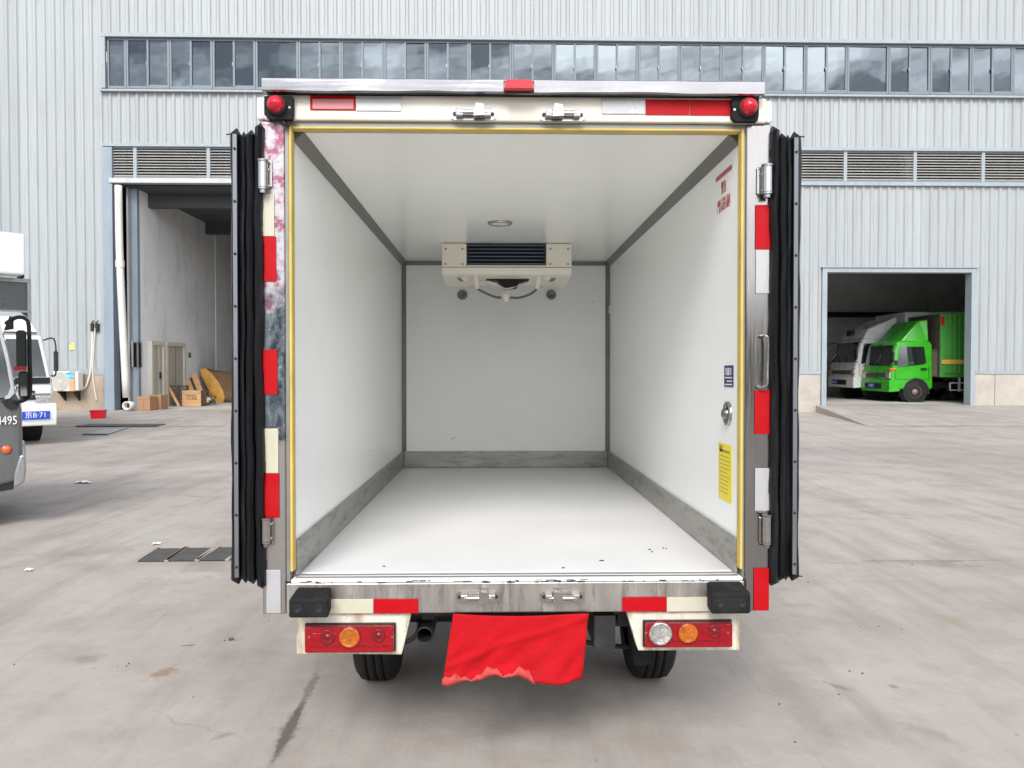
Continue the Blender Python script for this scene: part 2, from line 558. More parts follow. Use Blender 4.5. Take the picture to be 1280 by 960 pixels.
def film_mat():
    # stainless post still wearing printed protective film: pink blossom at the top, blue-grey lower down, bare steel at the foot
    m, t, b = nodes('printed_film_on_steel')
    n, L = t.nodes.new, t.links.new
    tc = n('ShaderNodeTexCoord')
    sp = n('ShaderNodeSeparateXYZ')
    L(tc.outputs['Object'], sp.inputs[0])

    def noise(scale, det=5, rough=.6, off=0, st=(1, 1, 1)):
        mp = n('ShaderNodeMapping')
        mp.inputs['Location'].default_value = (off, off * .7, off * 1.3)
        mp.inputs['Scale'].default_value = st
        L(tc.outputs['Object'], mp.inputs[0])
        z = n('ShaderNodeTexNoise')
        z.inputs['Scale'].default_value = scale
        z.inputs['Detail'].default_value = det
        z.inputs['Roughness'].default_value = rough
        L(mp.outputs[0], z.inputs['Vector'])
        return z.outputs['Fac']

    def rng(src, a, b_, c=0, d=1):
        r = n('ShaderNodeMapRange')
        for i, v in enumerate((a, b_, c, d)): r.inputs[i + 1].default_value = v
        L(src, r.inputs[0])
        return r.outputs[0]

    def mix(f, a, b_):
        x = n('ShaderNodeMix')
        x.data_type = 'RGBA'
        L(f, x.inputs[0])
        for i, c in ((6, a), (7, b_)):
            if isinstance(c, tuple): x.inputs[i].default_value = (*c, 1)
            else: L(c, x.inputs[i])
        return x.outputs[2]

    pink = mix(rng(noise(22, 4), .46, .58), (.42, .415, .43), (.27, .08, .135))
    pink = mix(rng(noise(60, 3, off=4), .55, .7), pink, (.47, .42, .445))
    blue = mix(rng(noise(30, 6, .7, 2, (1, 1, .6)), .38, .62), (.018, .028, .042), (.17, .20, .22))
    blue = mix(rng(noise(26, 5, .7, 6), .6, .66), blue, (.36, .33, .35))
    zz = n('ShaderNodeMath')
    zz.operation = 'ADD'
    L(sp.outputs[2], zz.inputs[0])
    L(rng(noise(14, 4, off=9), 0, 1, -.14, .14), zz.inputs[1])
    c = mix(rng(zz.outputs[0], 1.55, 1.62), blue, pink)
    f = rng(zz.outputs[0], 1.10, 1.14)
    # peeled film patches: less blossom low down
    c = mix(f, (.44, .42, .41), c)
    L(c, b.inputs['Base Color'])
    inv = n('ShaderNodeMath')
    inv.operation = 'SUBTRACT'
    inv.inputs[0].default_value = 1
    L(f, inv.inputs[1])
    mm = n('ShaderNodeMapRange')
    mm.inputs[3].default_value, mm.inputs[4].default_value = .45, 1
    L(inv.outputs[0], mm.inputs[0])
    L(mm.outputs[0], b.inputs['Metallic'])
    b.inputs['Roughness'].default_value = .3
    bp = n('ShaderNodeBump')
    bp.inputs['Strength'].default_value = .2
    bp.inputs['Distance'].default_value = .005
    L(noise(40), bp.inputs['Height'])
    L(bp.outputs[0], b.inputs['Normal'])
    return m


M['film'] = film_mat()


def floor_mat():
    m = pm('white_checker_floor', (.70, .70, .705), .4, var=.02, scale=2, dirt=((.66, .64, .60), .30, 3.5, (1.6, .8, 1)))
    t = m.node_tree
    n, L = t.nodes.new, t.links.new
    b = t.nodes['Principled BSDF']
    tc = n('ShaderNodeTexCoord')
    mp = n('ShaderNodeMapping')
    mp.inputs['Rotation'].default_value = (0, 0, PI / 4)
    L(tc.outputs['Object'], mp.inputs[0])
    ck = n('ShaderNodeTexBrick')
    ck.inputs['Scale'].default_value = 28
    ck.inputs['Mortar Size'].default_value = .06
    L(mp.outputs[0], ck.inputs['Vector'])
    bp = n('ShaderNodeBump')
    bp.inputs['Strength'].default_value = .12
    bp.inputs['Distance'].default_value = .003
    L(ck.outputs['Fac'], bp.inputs['Height'])
    L(bp.outputs[0], b.inputs['Normal'])
    return m


M['floor'] = floor_mat()


def ground_mat():
    m, t, b = nodes('yard_concrete')
    n, L = t.nodes.new, t.links.new
    tc = n('ShaderNodeTexCoord')

    def noise(scale, det=6, rough=.6, loc=(0, 0, 0), rot=0, st=(1, 1, 1)):
        mp = n('ShaderNodeMapping')
        mp.inputs['Location'].default_value = loc
        mp.inputs['Rotation'].default_value = (0, 0, rot)
        mp.inputs['Scale'].default_value = st
        L(tc.outputs['Object'], mp.inputs[0])
        z = n('ShaderNodeTexNoise')
        z.inputs['Scale'].default_value = scale
        z.inputs['Detail'].default_value = det
        z.inputs['Roughness'].default_value = rough
        L(mp.outputs[0], z.inputs['Vector'])
        return z.outputs['Fac']

    def rng(src, a, b_, c=0, d=1, smooth=False):
        r = n('ShaderNodeMapRange')
        if smooth: r.interpolation_type = 'SMOOTHSTEP'
        for i, v in enumerate((a, b_, c, d)): r.inputs[i + 1].default_value = v
        L(src, r.inputs[0])
        return r.outputs[0]

    def math_(op, a, b_):
        x = n('ShaderNodeMath')
        x.operation = op
        for i, c in ((0, a), (1, b_)):
            if isinstance(c, (int, float)): x.inputs[i].default_value = c
            else: L(c, x.inputs[i])
        return x.outputs[0]

    def mix(f, a, b_):
        x = n('ShaderNodeMix')
        x.data_type = 'RGBA'
        if isinstance(f, float): x.inputs[0].default_value = f
        else: L(f, x.inputs[0])
        for i, c in ((6, a), (7, b_)):
            if isinstance(c, tuple): x.inputs[i].default_value = (*c, 1)
            else: L(c, x.inputs[i])
        return x.outputs[2]

    c = mix(rng(noise(.35, 7, .6), .3, .7), (.345, .309, .278), (.422, .388, .357))
    c = mix(rng(noise(1.7, 8, .68, (5, 2, 0)), .47, .74, 0, .62), c, (.225, .192, .16))
    c = mix(rng(noise(.9, 8, .7, (1, 9, 0)), .5, .74, 0, .5), c, (.49, .465, .44))
    c = mix(rng(noise(3.5, 6, .7, (9, 4, 0)), .58, .74, 0, .34), c, (.21, .185, .16))
    c = mix(rng(noise(9, 7, .75, (2, 3, 0)), .60, .74, 0, .40), c, (.17, .145, .125))
    # wiped tyre smears, all leaning the same way
    c = mix(rng(noise(1.0, 5, .65, (2, 6, 0), R(38), (3.2, .30, 1)), .51, .71, 0, .42), c, (.21, .185, .165))
    c = mix(rng(noise(1.2, 5, .65, (8, 1, 0), R(-62), (2.6, .34, 1)), .52, .72, 0, .40), c, (.215, .18, .15))
    # broad darker belt where trucks turn, parallel to the hall
    sp = n('ShaderNodeSeparateXYZ')
    L(tc.outputs['Object'], sp.inputs[0])
    wob = math_('ADD', sp.outputs[1], rng(noise(.4, 3), .3, .7, -.7, .7))
    belt = math_('MULTIPLY', rng(wob, 10.6, 11.2, 0, 1, True), rng(wob, 12.6, 14.8, 1, 0, True))
    c = mix(math_('MULTIPLY', belt, rng(noise(.8, 6, .65, (3, 3, 0)), .3, .65, .12, .48)), c, (.235, .215, .205))

    def stain_or_shade(cx, cy, ln, wd, ang, col, amt, ns=5, edge=.5, na=.75):
        nonlocal c
        mp = n('ShaderNodeMapping')
        mp.vector_type = 'TEXTURE'
        mp.inputs['Location'].default_value = (cx, cy, 0)
        mp.inputs['Rotation'].default_value = (0, 0, ang)
        mp.inputs['Scale'].default_value = (ln / 2, wd / 2, 1)
        L(tc.outputs['Object'], mp.inputs[0])
        nz = n('ShaderNodeTexNoise')
        nz.inputs['Scale'].default_value = ns
        nz.inputs['Detail'].default_value = 7
        nz.inputs['Roughness'].default_value = .7
        L(tc.outputs['Object'], nz.inputs['Vector'])
        ln_ = n('ShaderNodeVectorMath')
        ln_.operation = 'LENGTH'
        L(mp.outputs[0], ln_.inputs[0])
        d = math_('ADD', ln_.outputs['Value'], rng(nz.outputs['Fac'], .25, .75, -na, na))
        f = rng(d, 1 - edge, 1.05, amt, 0, True)
        c = mix(f, c, col)

    def stain_or_shade_px(p, q, wd, col, amt, ns=5, edge=.5, na=.75):
        a, b_ = at_z(*p), at_z(*q)
        m_ = (a + b_) / 2
        d = b_ - a
        stain_or_shade(m_.x, m_.y, d.length, wd, math.atan2(d.y, d.x), col, amt, ns, edge, na)

    stain_or_shade_px((1000, 702), (1300, 700), .045, (.20, .18, .165), .75, 7, .9)
    stain_or_shade_px((1010, 704), (1100, 704), .02, (.14, .125, .115), .8, 16, .9)
    stain_or_shade_px((1160, 702), (1225, 701), .03, (.13, .12, .11), .8, 14, .9)
    TAR = (.075, .068, .062)
    stain_or_shade_px((336, 962), (384, 868), .045, TAR, .9, 26, .5, .35)
    stain_or_shade_px((344, 950), (376, 880), .085, (.13, .12, .11), .75, 30, .7, .55)
    stain_or_shade_px((376, 885), (400, 835), .05, (.16, .14, .13), .7, 20, .5)
    stain_or_shade_px((182, 852), (228, 830), .12, (.24, .155, .10), .75, 14, .7)
    stain_or_shade_px((85, 830), (135, 818), .14, (.22, .18, .145), .6, 12, .7)
    stain_or_shade_px((225, 808), (242, 806), .03, (.14, .12, .10), .8, 20, .5)
    stain_or_shade_px((260, 925), (295, 915), .06, (.25, .17, .13), .5, 14, .7)
    stain_or_shade_px((170, 722), (290, 718), .25, (.47, .45, .42), .55, 9, .8)
    stain_or_shade_px((0, 700), (165, 680), .55, (.22, .20, .185), .4, 4, .9)
    stain_or_shade_px((1120, 905), (1200, 925), .14, (.22, .205, .195), .5, 10, .8)
    stain_or_shade_px((1150, 770), (1230, 785), .25, (.27, .22, .165), .55, 7, .8)
    stain_or_shade_px((1080, 700), (1250, 708), .22, (.21, .195, .18), .55, 8, .8)
    stain_or_shade_px((1020, 850), (1075, 866), .05, (.17, .15, .135), .6, 16, .6)
    stain_or_shade_px((1110, 855), (1125, 862), .05, (.16, .14, .13), .6, 16, .6)
    stain_or_shade_px((980, 820), (1040, 960), .35, (.235, .21, .20), .35, 7, .9)
    stain_or_shade_px((500, 900), (760, 880), .7, (.22, .20, .185), .35, 5, .9)  # broad dark patch painted in to deepen the shade under the truck
    for i in range(8):
        stain_or_shade(random.uniform(-4, 5), random.uniform(4, 14), random.uniform(.3, .9), random.uniform(.06, .2), random.uniform(-.6, .6),
              random.choice([(.2, .17, .15), (.24, .18, .13), (.19, .175, .165)]), .5, 10, .8)
    # hairline cracks
    vo = n('ShaderNodeTexVoronoi')
    vo.feature = 'DISTANCE_TO_EDGE'
    vo.inputs['Scale'].default_value = .42
    mp = n('ShaderNodeMapping')
    L(tc.outputs['Object'], mp.inputs[0])
    ad = n('ShaderNodeVectorMath')
    ad.operation = 'ADD'
    nzc = n('ShaderNodeTexNoise')
    nzc.inputs['Scale'].default_value = 2.5
    nzc.inputs['Detail'].default_value = 5
    L(tc.outputs['Object'], nzc.inputs['Vector'])
    sc = n('ShaderNodeVectorMath')
    sc.operation = 'SCALE'
    sc.inputs['Scale'].default_value = .5
    L(nzc.outputs['Color'], sc.inputs[0])
    L(mp.outputs[0], ad.inputs[0])
    L(sc.outputs[0], ad.inputs[1])
    L(ad.outputs[0], vo.inputs['Vector'])
    crack = math_('MULTIPLY', rng(vo.outputs['Distance'], 0, .004, 1, 0), rng(noise(.5, 3, .5, (4, 4, 0)), .55, .65))
    c = mix(math_('MULTIPLY', crack, .35), c, (.14, .12, .11))
    # fine speckle
    c = mix(rng(noise(60, 3, .7), .58, .72, 0, .28), c, (.20, .18, .165))
    c = mix(rng(noise(24, 4, .7, (3, 8, 0)), .66, .74, 0, .55), c, (.14, .125, .115))
    L(c, b.inputs['Base Color'])
    L(rng(noise(1.3, 5), .3, .7, .68, .88), b.inputs['Roughness'])
    b.inputs['Specular IOR Level'].default_value = .35
    bp = n('ShaderNodeBump')
    bp.inputs['Strength'].default_value = .25
    bp.inputs['Distance'].default_value = .008
    L(noise(18, 8, .7), bp.inputs['Height'])
    L(bp.outputs[0], b.inputs['Normal'])
    return m


M['ground'] = ground_mat()

# ------------------------------------------------------------------ setting: yard
YB = 23.5                                  # outer face of the hall


def bx(px, py=300): return at_y(px, py, YB).x
def bz(px, py): return at_y(px, py, YB).z


# the yard stops at the back of the hall strip floors; one sheet to the horizon
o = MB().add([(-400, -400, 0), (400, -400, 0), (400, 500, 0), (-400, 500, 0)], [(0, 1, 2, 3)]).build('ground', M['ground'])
prop(o, kind='structure')

xG0, xG1 = bx(1033), bx(1213)              # garage door opening
zG = 0.22
# ramp up to the garage door, with a low kerb face on its left edge
a = at_z(1085, 533, 0)
b0 = Vector((bx(1022, 516), YB, 0))
xr = 30
m = MB()
tl_, br_ = (b0.x, YB + .3, zG), (xr, YB + .3, zG)
m.add([(a.x, a.y, .006), (xr, a.y, .006), br_, tl_, (b0.x, YB + .3, -.05), (a.x, a.y, -.05)],
      [(0, 1, 2, 3), (0, 3, 4, 5)])
o = m.build('ramp', M['ground'])
prop(o, kind='structure')
a = at_z(30, 534, 0)
m = MB()
m.add([(-16, a.y, .006), (2, a.y, .006), (2, YB + .3, .09), (-16, YB + .3, .09)], [(0, 1, 2, 3)])
o = m.build('loading_apron', M['ground'])
prop(o, kind='structure')

# unseen dark rise added behind the camera to darken the steel reflections
m = MB()
nh = 60
vs = []
for i in range(nh + 1):
    a = R(-205) + (R(230)) * i / nh
    rr = 62 + 6 * math.sin(i * 1.3)
    hgt = 9.0 + 1.6 * math.sin(i * .7) + 1.1 * math.sin(i * 2.1 + 1) + random.uniform(-.5, .5)
    for (q, z) in ((rr - 14, -.2), (rr - 8, hgt * .55), (rr, hgt), (rr + 30, hgt * .7)):
        vs.append((math.cos(a) * q, math.sin(a) * q, z))
fs = []
for i in range(nh):
    for k in range(3): fs.append((i * 4 + k, i * 4 + k + 1, i * 4 + k + 5, i * 4 + k + 4))
o = m.add(vs, fs, True).build('unseen_rise', M['dark_rise'])
prop(o, kind='structure')

# ------------------------------------------------------------------ the hall
hall = empty('warehouse_building', (0, YB, 0), label='long pale corrugated metal warehouse with a ribbon of windows and louvre bands', cat='warehouse')
OB = (0, YB, 0)
XL, XR, ZT = -24.0, 26.0, 15.6
xW0 = bx(134, 80)
xD0, xD1 = bx(144, 350), bx(144, 350) + 6.6
zW1, zW0 = bz(300, 49), bz(300, 111.5)
zL1, zL0 = bz(200, 184), bz(200, 223)
zP = bz(1250, 467)
zPL = bz(100, 468)
zGt = bz(1120, 341)
RIB = .04


def panel_mesh(wd, h, n=3):
    p = wd / n
    prof = []
    for i in range(n):
        x = i * p
        prof += [(x, 0), (x + p * .52, 0), (x + p * .64, -RIB), (x + p * .88, -RIB)]
    prof.append((wd, 0))
    vs, fs = [], []
    for (x, y) in prof: vs += [(x, y, 0), (x, y, h)]
    k = len(prof)
    for i in range(k - 1): fs.append((2 * i, 2 * i + 2, 2 * i + 3, 2 * i + 1))
    # overlap lip at the sheet edge, a few millimetres proud
    b_ = len(vs)
    vs += [(wd - .03, -.004, 0), (wd + .012, -.004, 0), (wd + .012, -.004, h), (wd - .03, -.004, h)]
    fs.append((b_, b_ + 1, b_ + 2, b_ + 3))
    m = MB()
    m.add(vs, fs)
    return m


def clad(x0, x1, z0, z1, step=.80):
    n = max(1, round((x1 - x0) / step))
    wd = (x1 - x0) / n
    me = panel_mesh(wd, z1 - z0).mesh('cladding_panel', M['cladding'])
    for i in range(n):
        inst('cladding_panel', me, hall, (x0 + i * wd, -.012 - .0015 * (i % 2), z0))


clad(XL, xW0 - .12, zPL, ZT)
clad(xW0 - .12, XR, zW1 + .10, ZT)
clad(xW0 - .12, XR, zL1 + .08, zW0 - .12)
clad(xD1 + .14, xG0 - .14, zP, zL0 - .12)
clad(xG0 - .14, xG1 + .14, zGt + .14, zL0 - .12)
clad(xG1 + .14, XR, zP, zL0 - .12)


def wallbox(name, x0, x1, z0, z1, y0=0, y1=.2, mat='innerwall', bev=0):
    return MB().box(x0, x1, y0, y1, z0, z1).build(name, M[mat], hall, bevel=bev)


for (x0, x1, z0, z1) in ((XL, xW0 - .13, zPL, ZT), (xW0 - .13, XR, zW1 + .02, ZT - .002), (xW0 - .13, XR, zL1 + .02, zW0 - .02),
                         (xD1 + .02, xG0 - .02, zP, zL0 - .03), (xG0 - .02, xG1 + .02, zGt + .02, zL0 - .031), (xG1 + .02, XR, zP, zL0 - .03)):
    wallbox('wall_core', x0, x1, z0, z1, .002, .2)
# plinths
xb = bx(1110, 490)
for (x0, x1, mt) in ((xD1 + .02, xG0 - .16, 'plinth'), (xG1 + .16, bx(1242, 490), 'plinth'), (bx(1242, 490) + .012, XR, 'plinth')):
    wallbox('plinth_block', x0, x1, -.05, zP - .005, -.05, .22, mt, .012)
wallbox('plinth_block', XL, xD0 - .34, -.05, zPL - .005, -.05, .22, 'plinth2', .012)
wallbox('base_flashing', XL, bx(140, 470), zPL - .01, zPL + .16, -.065, -.03, 'trim')
for (x0, x1) in ((xD1 + .16, xG0 - .17), (xG1 + .17, XR)):
    wallbox('base_flashing', x0, x1, zP - .012, zP + .075, -.075, -.03, 'trim')
# window ribbon trims
wallbox('window_head_flashing', xW0 - .13, XR, zW1 + .01, zW1 + .12, -.11, -.005, 'trim')
m = MB().prism([(-.16, zW0 - .13), (-.16, zW0 - .07), (.04, zW0 - .02), (.04, zW0 - .13)], xW0 - .16, XR, 'x')
m.build('window_sill', M['trim'], hall)
wallbox('window_side_trim', xW0 - .14, xW0 - .02, zW0 - .018, zW1 + .008, -.10, .0, 'trim')
wallbox('louvre_head_flashing', xW0 - .13, XR, zL1, zL1 + .09, -.10, -.006, 'trim')
wallbox('louvre_sill', xD1 + .1, XR, zL0 - .13, zL0 - .02, -.12, .0, 'trim')
wallbox('door_lintel', xD0 - .1, xD1 + .1, zL0 - .16, zL0 - .02, -.13, .10, 'whitetrim', .006)
# door jambs / frames
wallbox('door_column', xD0 - .32, xD0 - .02, .05, zL1 - .02, -.09, .30, 'column', .01)
wallbox('door_column', xD1, xD1 + .12, .0, zL0 - .16, -.09, .30, 'column', .01)
for (x0, x1) in ((xG0 - .15, xG0), (xG1, xG1 + .15)):
    wallbox('door_frame', x0, x1, zG - .1, zGt + .14, -.10, .24, 'trim', .006)
wallbox('door_frame', xG0 - .15, xG1 + .15, zGt, zGt + .135, -.103, .24, 'trim', .006)
wallbox('door_head_flashing', xG0 - .2, xG1 + .2, zGt + .137, zGt + .165, -.14, .0, 'trim')

# windows
UW = bx(212, 80) - bx(158, 80)


def window_mesh(wd, mid, hh):
    m = MB()
    t = .055
    m.box(0, t, .0, .07, 0, hh)
    m.box(wd - t, wd, .0, .07, 0, hh)
    m.box(t, wd - t, .002, .07, 0, .07)
    m.box(t, wd - t, .002, .07, hh - .06, hh)
    if mid:
        m.box(wd / 2 - .028, wd / 2 + .028, -.012, .06, .07, hh - .06)
        m.box(wd / 2 + .028, wd - t, .008, .06, .07, .11)
    return m.mesh('window', M['darktrim'])


hh = zW1 - zW0
wm = {k: window_mesh(UW - .012, k, hh) for k in (0, 1)}
wm['s'] = window_mesh(bx(158, 80) - xW0 - .012, 0, hh)


def pane_mesh(wd, z0, z1):
    return MB().box(0, wd, -.004, .004, z0, z1).mesh('pane', M['glass'])


pm_half = pane_mesh((UW - .012) / 2 - .095, .075, hh - .065)
pm_full = pane_mesh(UW - .14, .075, hh - .065)
pm_s = pane_mesh(bx(158, 80) - xW0 - .14, .075, hh - .065)
latch = MB().box(-.012, .012, -.03, -.006, 0, .10).mesh('window_latch', M['bright'])
x = xW0
i = 0
while x < XR - 1:
    if i == 0: kind, wd = 's', bx(158, 80) - xW0
    else: kind, wd = (0 if i in (4, 18, 24) else 1), UW
    wo = inst('window', wm[kind], hall, (x, -.005 if i % 2 else -.002, zW0))
    def pane(me, lx):
        inst('pane', me, wo, (lx, .035, 0), (R(random.gauss(0, .35)), 0, R(random.gauss(0, .55))))
    if kind == 's': pane(pm_s, .065)
    elif kind == 0: pane(pm_full, .065)
    else:
        pane(pm_half, .065)
        pane(pm_half, (UW - .012) / 2 + .033)
        inst('window_latch', latch, wo, (UW / 2 - .04, -.0, hh * .46))
    x += wd
    i += 1

# louvre bands
LH = zL1 - zL0
edges = [bx(140, 200), bx(169.5, 200), bx(261, 200)]
p_ = bx(261, 200) - bx(169.5, 200)
while edges[-1] < bx(1056, 205) - p_ * 1.4: edges.append(edges[-1] + p_)
edges += [bx(1056, 205), bx(1143, 205), bx(1228, 205)]
while edges[-1] < XR - 2: edges.append(edges[-1] + p_)
slat_cache = {}
frame_m = MB().box(-.05, .05, -.05, .06, .0, LH).mesh('louvre_post', M['trim'])
NS = 10
for k in range(len(edges) - 1):
    x0, x1 = edges[k] + .05, edges[k + 1] - .05
    lv = MB().box(x0, x1, -.03, .05, zL0 - .02, zL0 + .05).box(x0, x1, -.032, .05, zL1 - .05, zL1 + .0).build('louvre', M['darktrim'], hall)
    key = round(x1 - x0, 2)
    if key not in slat_cache:
        wd = x1 - x0
        slat_cache[key] = MB().prism([(-.035, -.03), (-.035, -.022), (.05, .035), (.05, .027)], 0, wd, 'x').mesh('slat', M['slat'])
    for s_ in range(NS):
        inst('slat', slat_cache[key], lv, (x0, 0, zL0 + .085 + s_ * (LH - .13) / (NS - .4)))
    inst('louvre_post', frame_m, hall, (edges[k + 1], 0, zL0))

# inside of the hall
XI = xD0 + .46                                   # inner side wall seen through the left door
YD = 26.0                                        # depth behind the face
wallbox('inner_wall', XI - .2, XI, .05, zL0 - .2, .45, .62, 'column')  # wall end beside the pipe, its shaded side painted in as grey
wallbox('inner_wall', XI - .2, XI + .001, .05, zL0 - .2, .622, 7.0)
wallbox('inner_wall', XI - .2, XI + .02, .05, zL0 - .2, 7.0, YD)
wallbox('inner_column', XI - .26, XI - .203, .05, zL0 - .2, .32, .46, 'slab')
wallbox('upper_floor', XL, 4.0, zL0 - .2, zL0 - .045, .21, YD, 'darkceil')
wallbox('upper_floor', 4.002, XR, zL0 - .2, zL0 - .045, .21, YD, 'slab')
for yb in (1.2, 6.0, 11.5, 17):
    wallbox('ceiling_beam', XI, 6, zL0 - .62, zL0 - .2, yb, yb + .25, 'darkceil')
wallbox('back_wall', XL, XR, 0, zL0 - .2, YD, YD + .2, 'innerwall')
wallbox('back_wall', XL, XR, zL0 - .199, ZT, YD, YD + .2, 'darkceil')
wallbox('end_wall', XL - .2, XL, 0, ZT + .2, 0, YD, 'cladding')
wallbox('end_wall', XR, XR + .2, 0, ZT + .2, 0, YD, 'cladding')
wallbox('inner_wall', 4.0, 4.2, .05, zL0 - .2, .25, YD, 'darkwall')
# hall floors
MB().add([(XI, .15, .085), (4.0, .15, .085), (4.0, YD, .085), (XI, YD, .085)], [(0, 1, 2, 3)]).build('hall_floor', M['hallfloor'], hall)
MB().add([(4.2, .15, zG + .004), (XR, .15, zG + .004), (XR, YD, zG + .004), (4.2, YD, zG + .004)], [(0, 1, 2, 3)]).build('garage_floor', M['hallfloor'], hall)
# garage back partition, with a lighter bay and a dark rail
wallbox('partition_wall', 4.3, XR, zG, zL0 - .21, 9.5, 9.7, 'innerwall')
xq = at_y(1143, 380, YB + 9.2).x
wallbox('partition_bay', 8, xq, at_y(1100, 390, YB + 9.2).z, zL0 - .22, 9.2, 9.495, 'darkwall')
wallbox('partition_rail', 8, xq + .1, at_y(1100, 390, YB + 9.1).z - .2, at_y(1100, 390, YB + 9.1).z - .004, 9.1, 9.45, 'black')
# roof with skylight strips
YS0, YS1 = 5.0, 13.5
sx = [(at_y(p, 75, 33.0).x) for p in (395, 720, 985, 80)]
sx.sort()
xs = [XL]
for q in sx: xs += [q - .62, q + .62]
xs.append(XR)
for k in range(len(xs) - 1):
    x0, x1 = xs[k], xs[k + 1]
    if k % 2 == 0:
        wallbox('roof_sheet', x0, x1, ZT, ZT + .1, -.15, YD, 'slab')
    else:
        wallbox('roof_sheet', x0, x1, ZT, ZT + .1, -.15, YS0, 'slab')
        wallbox('roof_sheet', x0, x1, ZT, ZT + .1, YS1, YD, 'slab')
        wallbox('skylight', x0, x1, ZT + .02, ZT + .03, YS0, YS1, 'skyl')
for yb in (2, 5.2, 7.2, 9.2, 11.2, 13.4, 18, 22):
    wallbox('roof_purlin', XL, XR, ZT - .32, ZT - .004, yb, yb + .14, 'slab')
for px in (148, 545, 1136):
    q = at_y(px, 80, YB + .9).x
    wallbox('window_column', q - .16, q + .16, zL0 - .04, ZT - .4, .75, 1.05, 'pvc')

# doors and small window in the inner side wall: positions along the wall from the photo
def along(px, py):                                # where the sight line meets the inner wall plane
    d = ray(px, py)
    t = (XI + .001 - EYE.x) / d.x
    q = EYE + d * t
    return q.y - YB, q.z


def wall_item(name, pxa, pxb, pyt, mat, z0=.09, th=.05, frame=None, zt=None):
    ya, zt_ = along(pxa, pyt)
    yb_, _ = along(pxb, pyt)
    zt_ = zt or zt_
    o = MB().box(XI + .001, XI + th, ya, yb_, z0, zt_).build(name, M[mat], hall, bevel=.006)
    if frame:
        f = MB().box(XI, XI + th + .05, ya - .12, ya, z0, zt_ + .12).box(XI, XI + th + .05, yb_, yb_ + .12, z0, zt_ + .12)
        f.box(XI, XI + th + .048, ya, yb_, zt_, zt_ + .12)
        f.build('door_frame', M[frame], o)
    return o, ya, yb_, zt_


o, ya, yb_, zt_ = wall_item('inner_door', 188, 201, 431, 'door', frame='doorframe')
MB().box(XI + .05, XI + .10, yb_ - .28, yb_ - .2, 1.0, 1.22).build('door_handle', M['black'], o)
MB().box(XI + .05, XI + .06, (ya + yb_) / 2 + .1, (ya + yb_) / 2 + .13, .1, zt_).build('door_seam', M['doorframe'], o)
o, ya, yb_, zt_ = wall_item('inner_door', 207, 227, 432, 'door', frame='doorframe')
MB().box(XI + .05, XI + .055, (ya + yb_) / 2 - .012, (ya + yb_) / 2 + .012, .1, zt_).build('door_seam', M['darkwood_or_shade'], o)
for (a_, b_) in ((165.5, 170.5), (172, 176)):
    y0_, z1_ = along(a_, 428)
    y1_, z0_ = along(b_, 459)
    o = MB().box(XI + .001, XI + .02, y0_, y1_, z0_, z1_).build('inner_window', M['autoglass'], hall)
    MB().box(XI, XI + .03, y1_, y1_ + .06, z0_, z1_ + .05).box(XI, XI + .03, y0_ - .06, y0_, z0_, z1_ + .05).build('window_frame', M['acgrille'], o)

# ------------------------------------------------------------------ things along the hall wall
def tri_pipe():
    x = bx(151, 300) + .10
    r = empty('drain_pipe', (x, YB, .1), label='white plastic drain pipe down the left door column with an open elbow at its foot', cat='pipe')
    top = at_y(148, 232, YB - .2) - r.location
    mid = at_y(150, 330, YB - .2) - r.location
    low = at_y(158, 497, YB - .2) - r.location
    MB().tube([top, mid, low], .105, 14).build('pipe', M['pvc'], r)
    for q in (mid,):
        MB().cyl(q - Vector((0, 0, .1)), q + Vector((0, 0, .1)), .125).build('coupling', M['pvc'], r)
    e = at_y(160.5, 507, YB - .30) - r.location
    MB().lathe((e.x, e.y + .18, e.z), (0, -1, 0), [(0, .12), (.3, .13), (.30, .10), (.05, .09)], 20).build('elbow', M['pvc'], r)
    MB().cyl((e.x, e.y + .10, e.z), (e.x, e.y + .13, e.z), .098).build('elbow_bore', M['brown'], r)


tri_pipe()


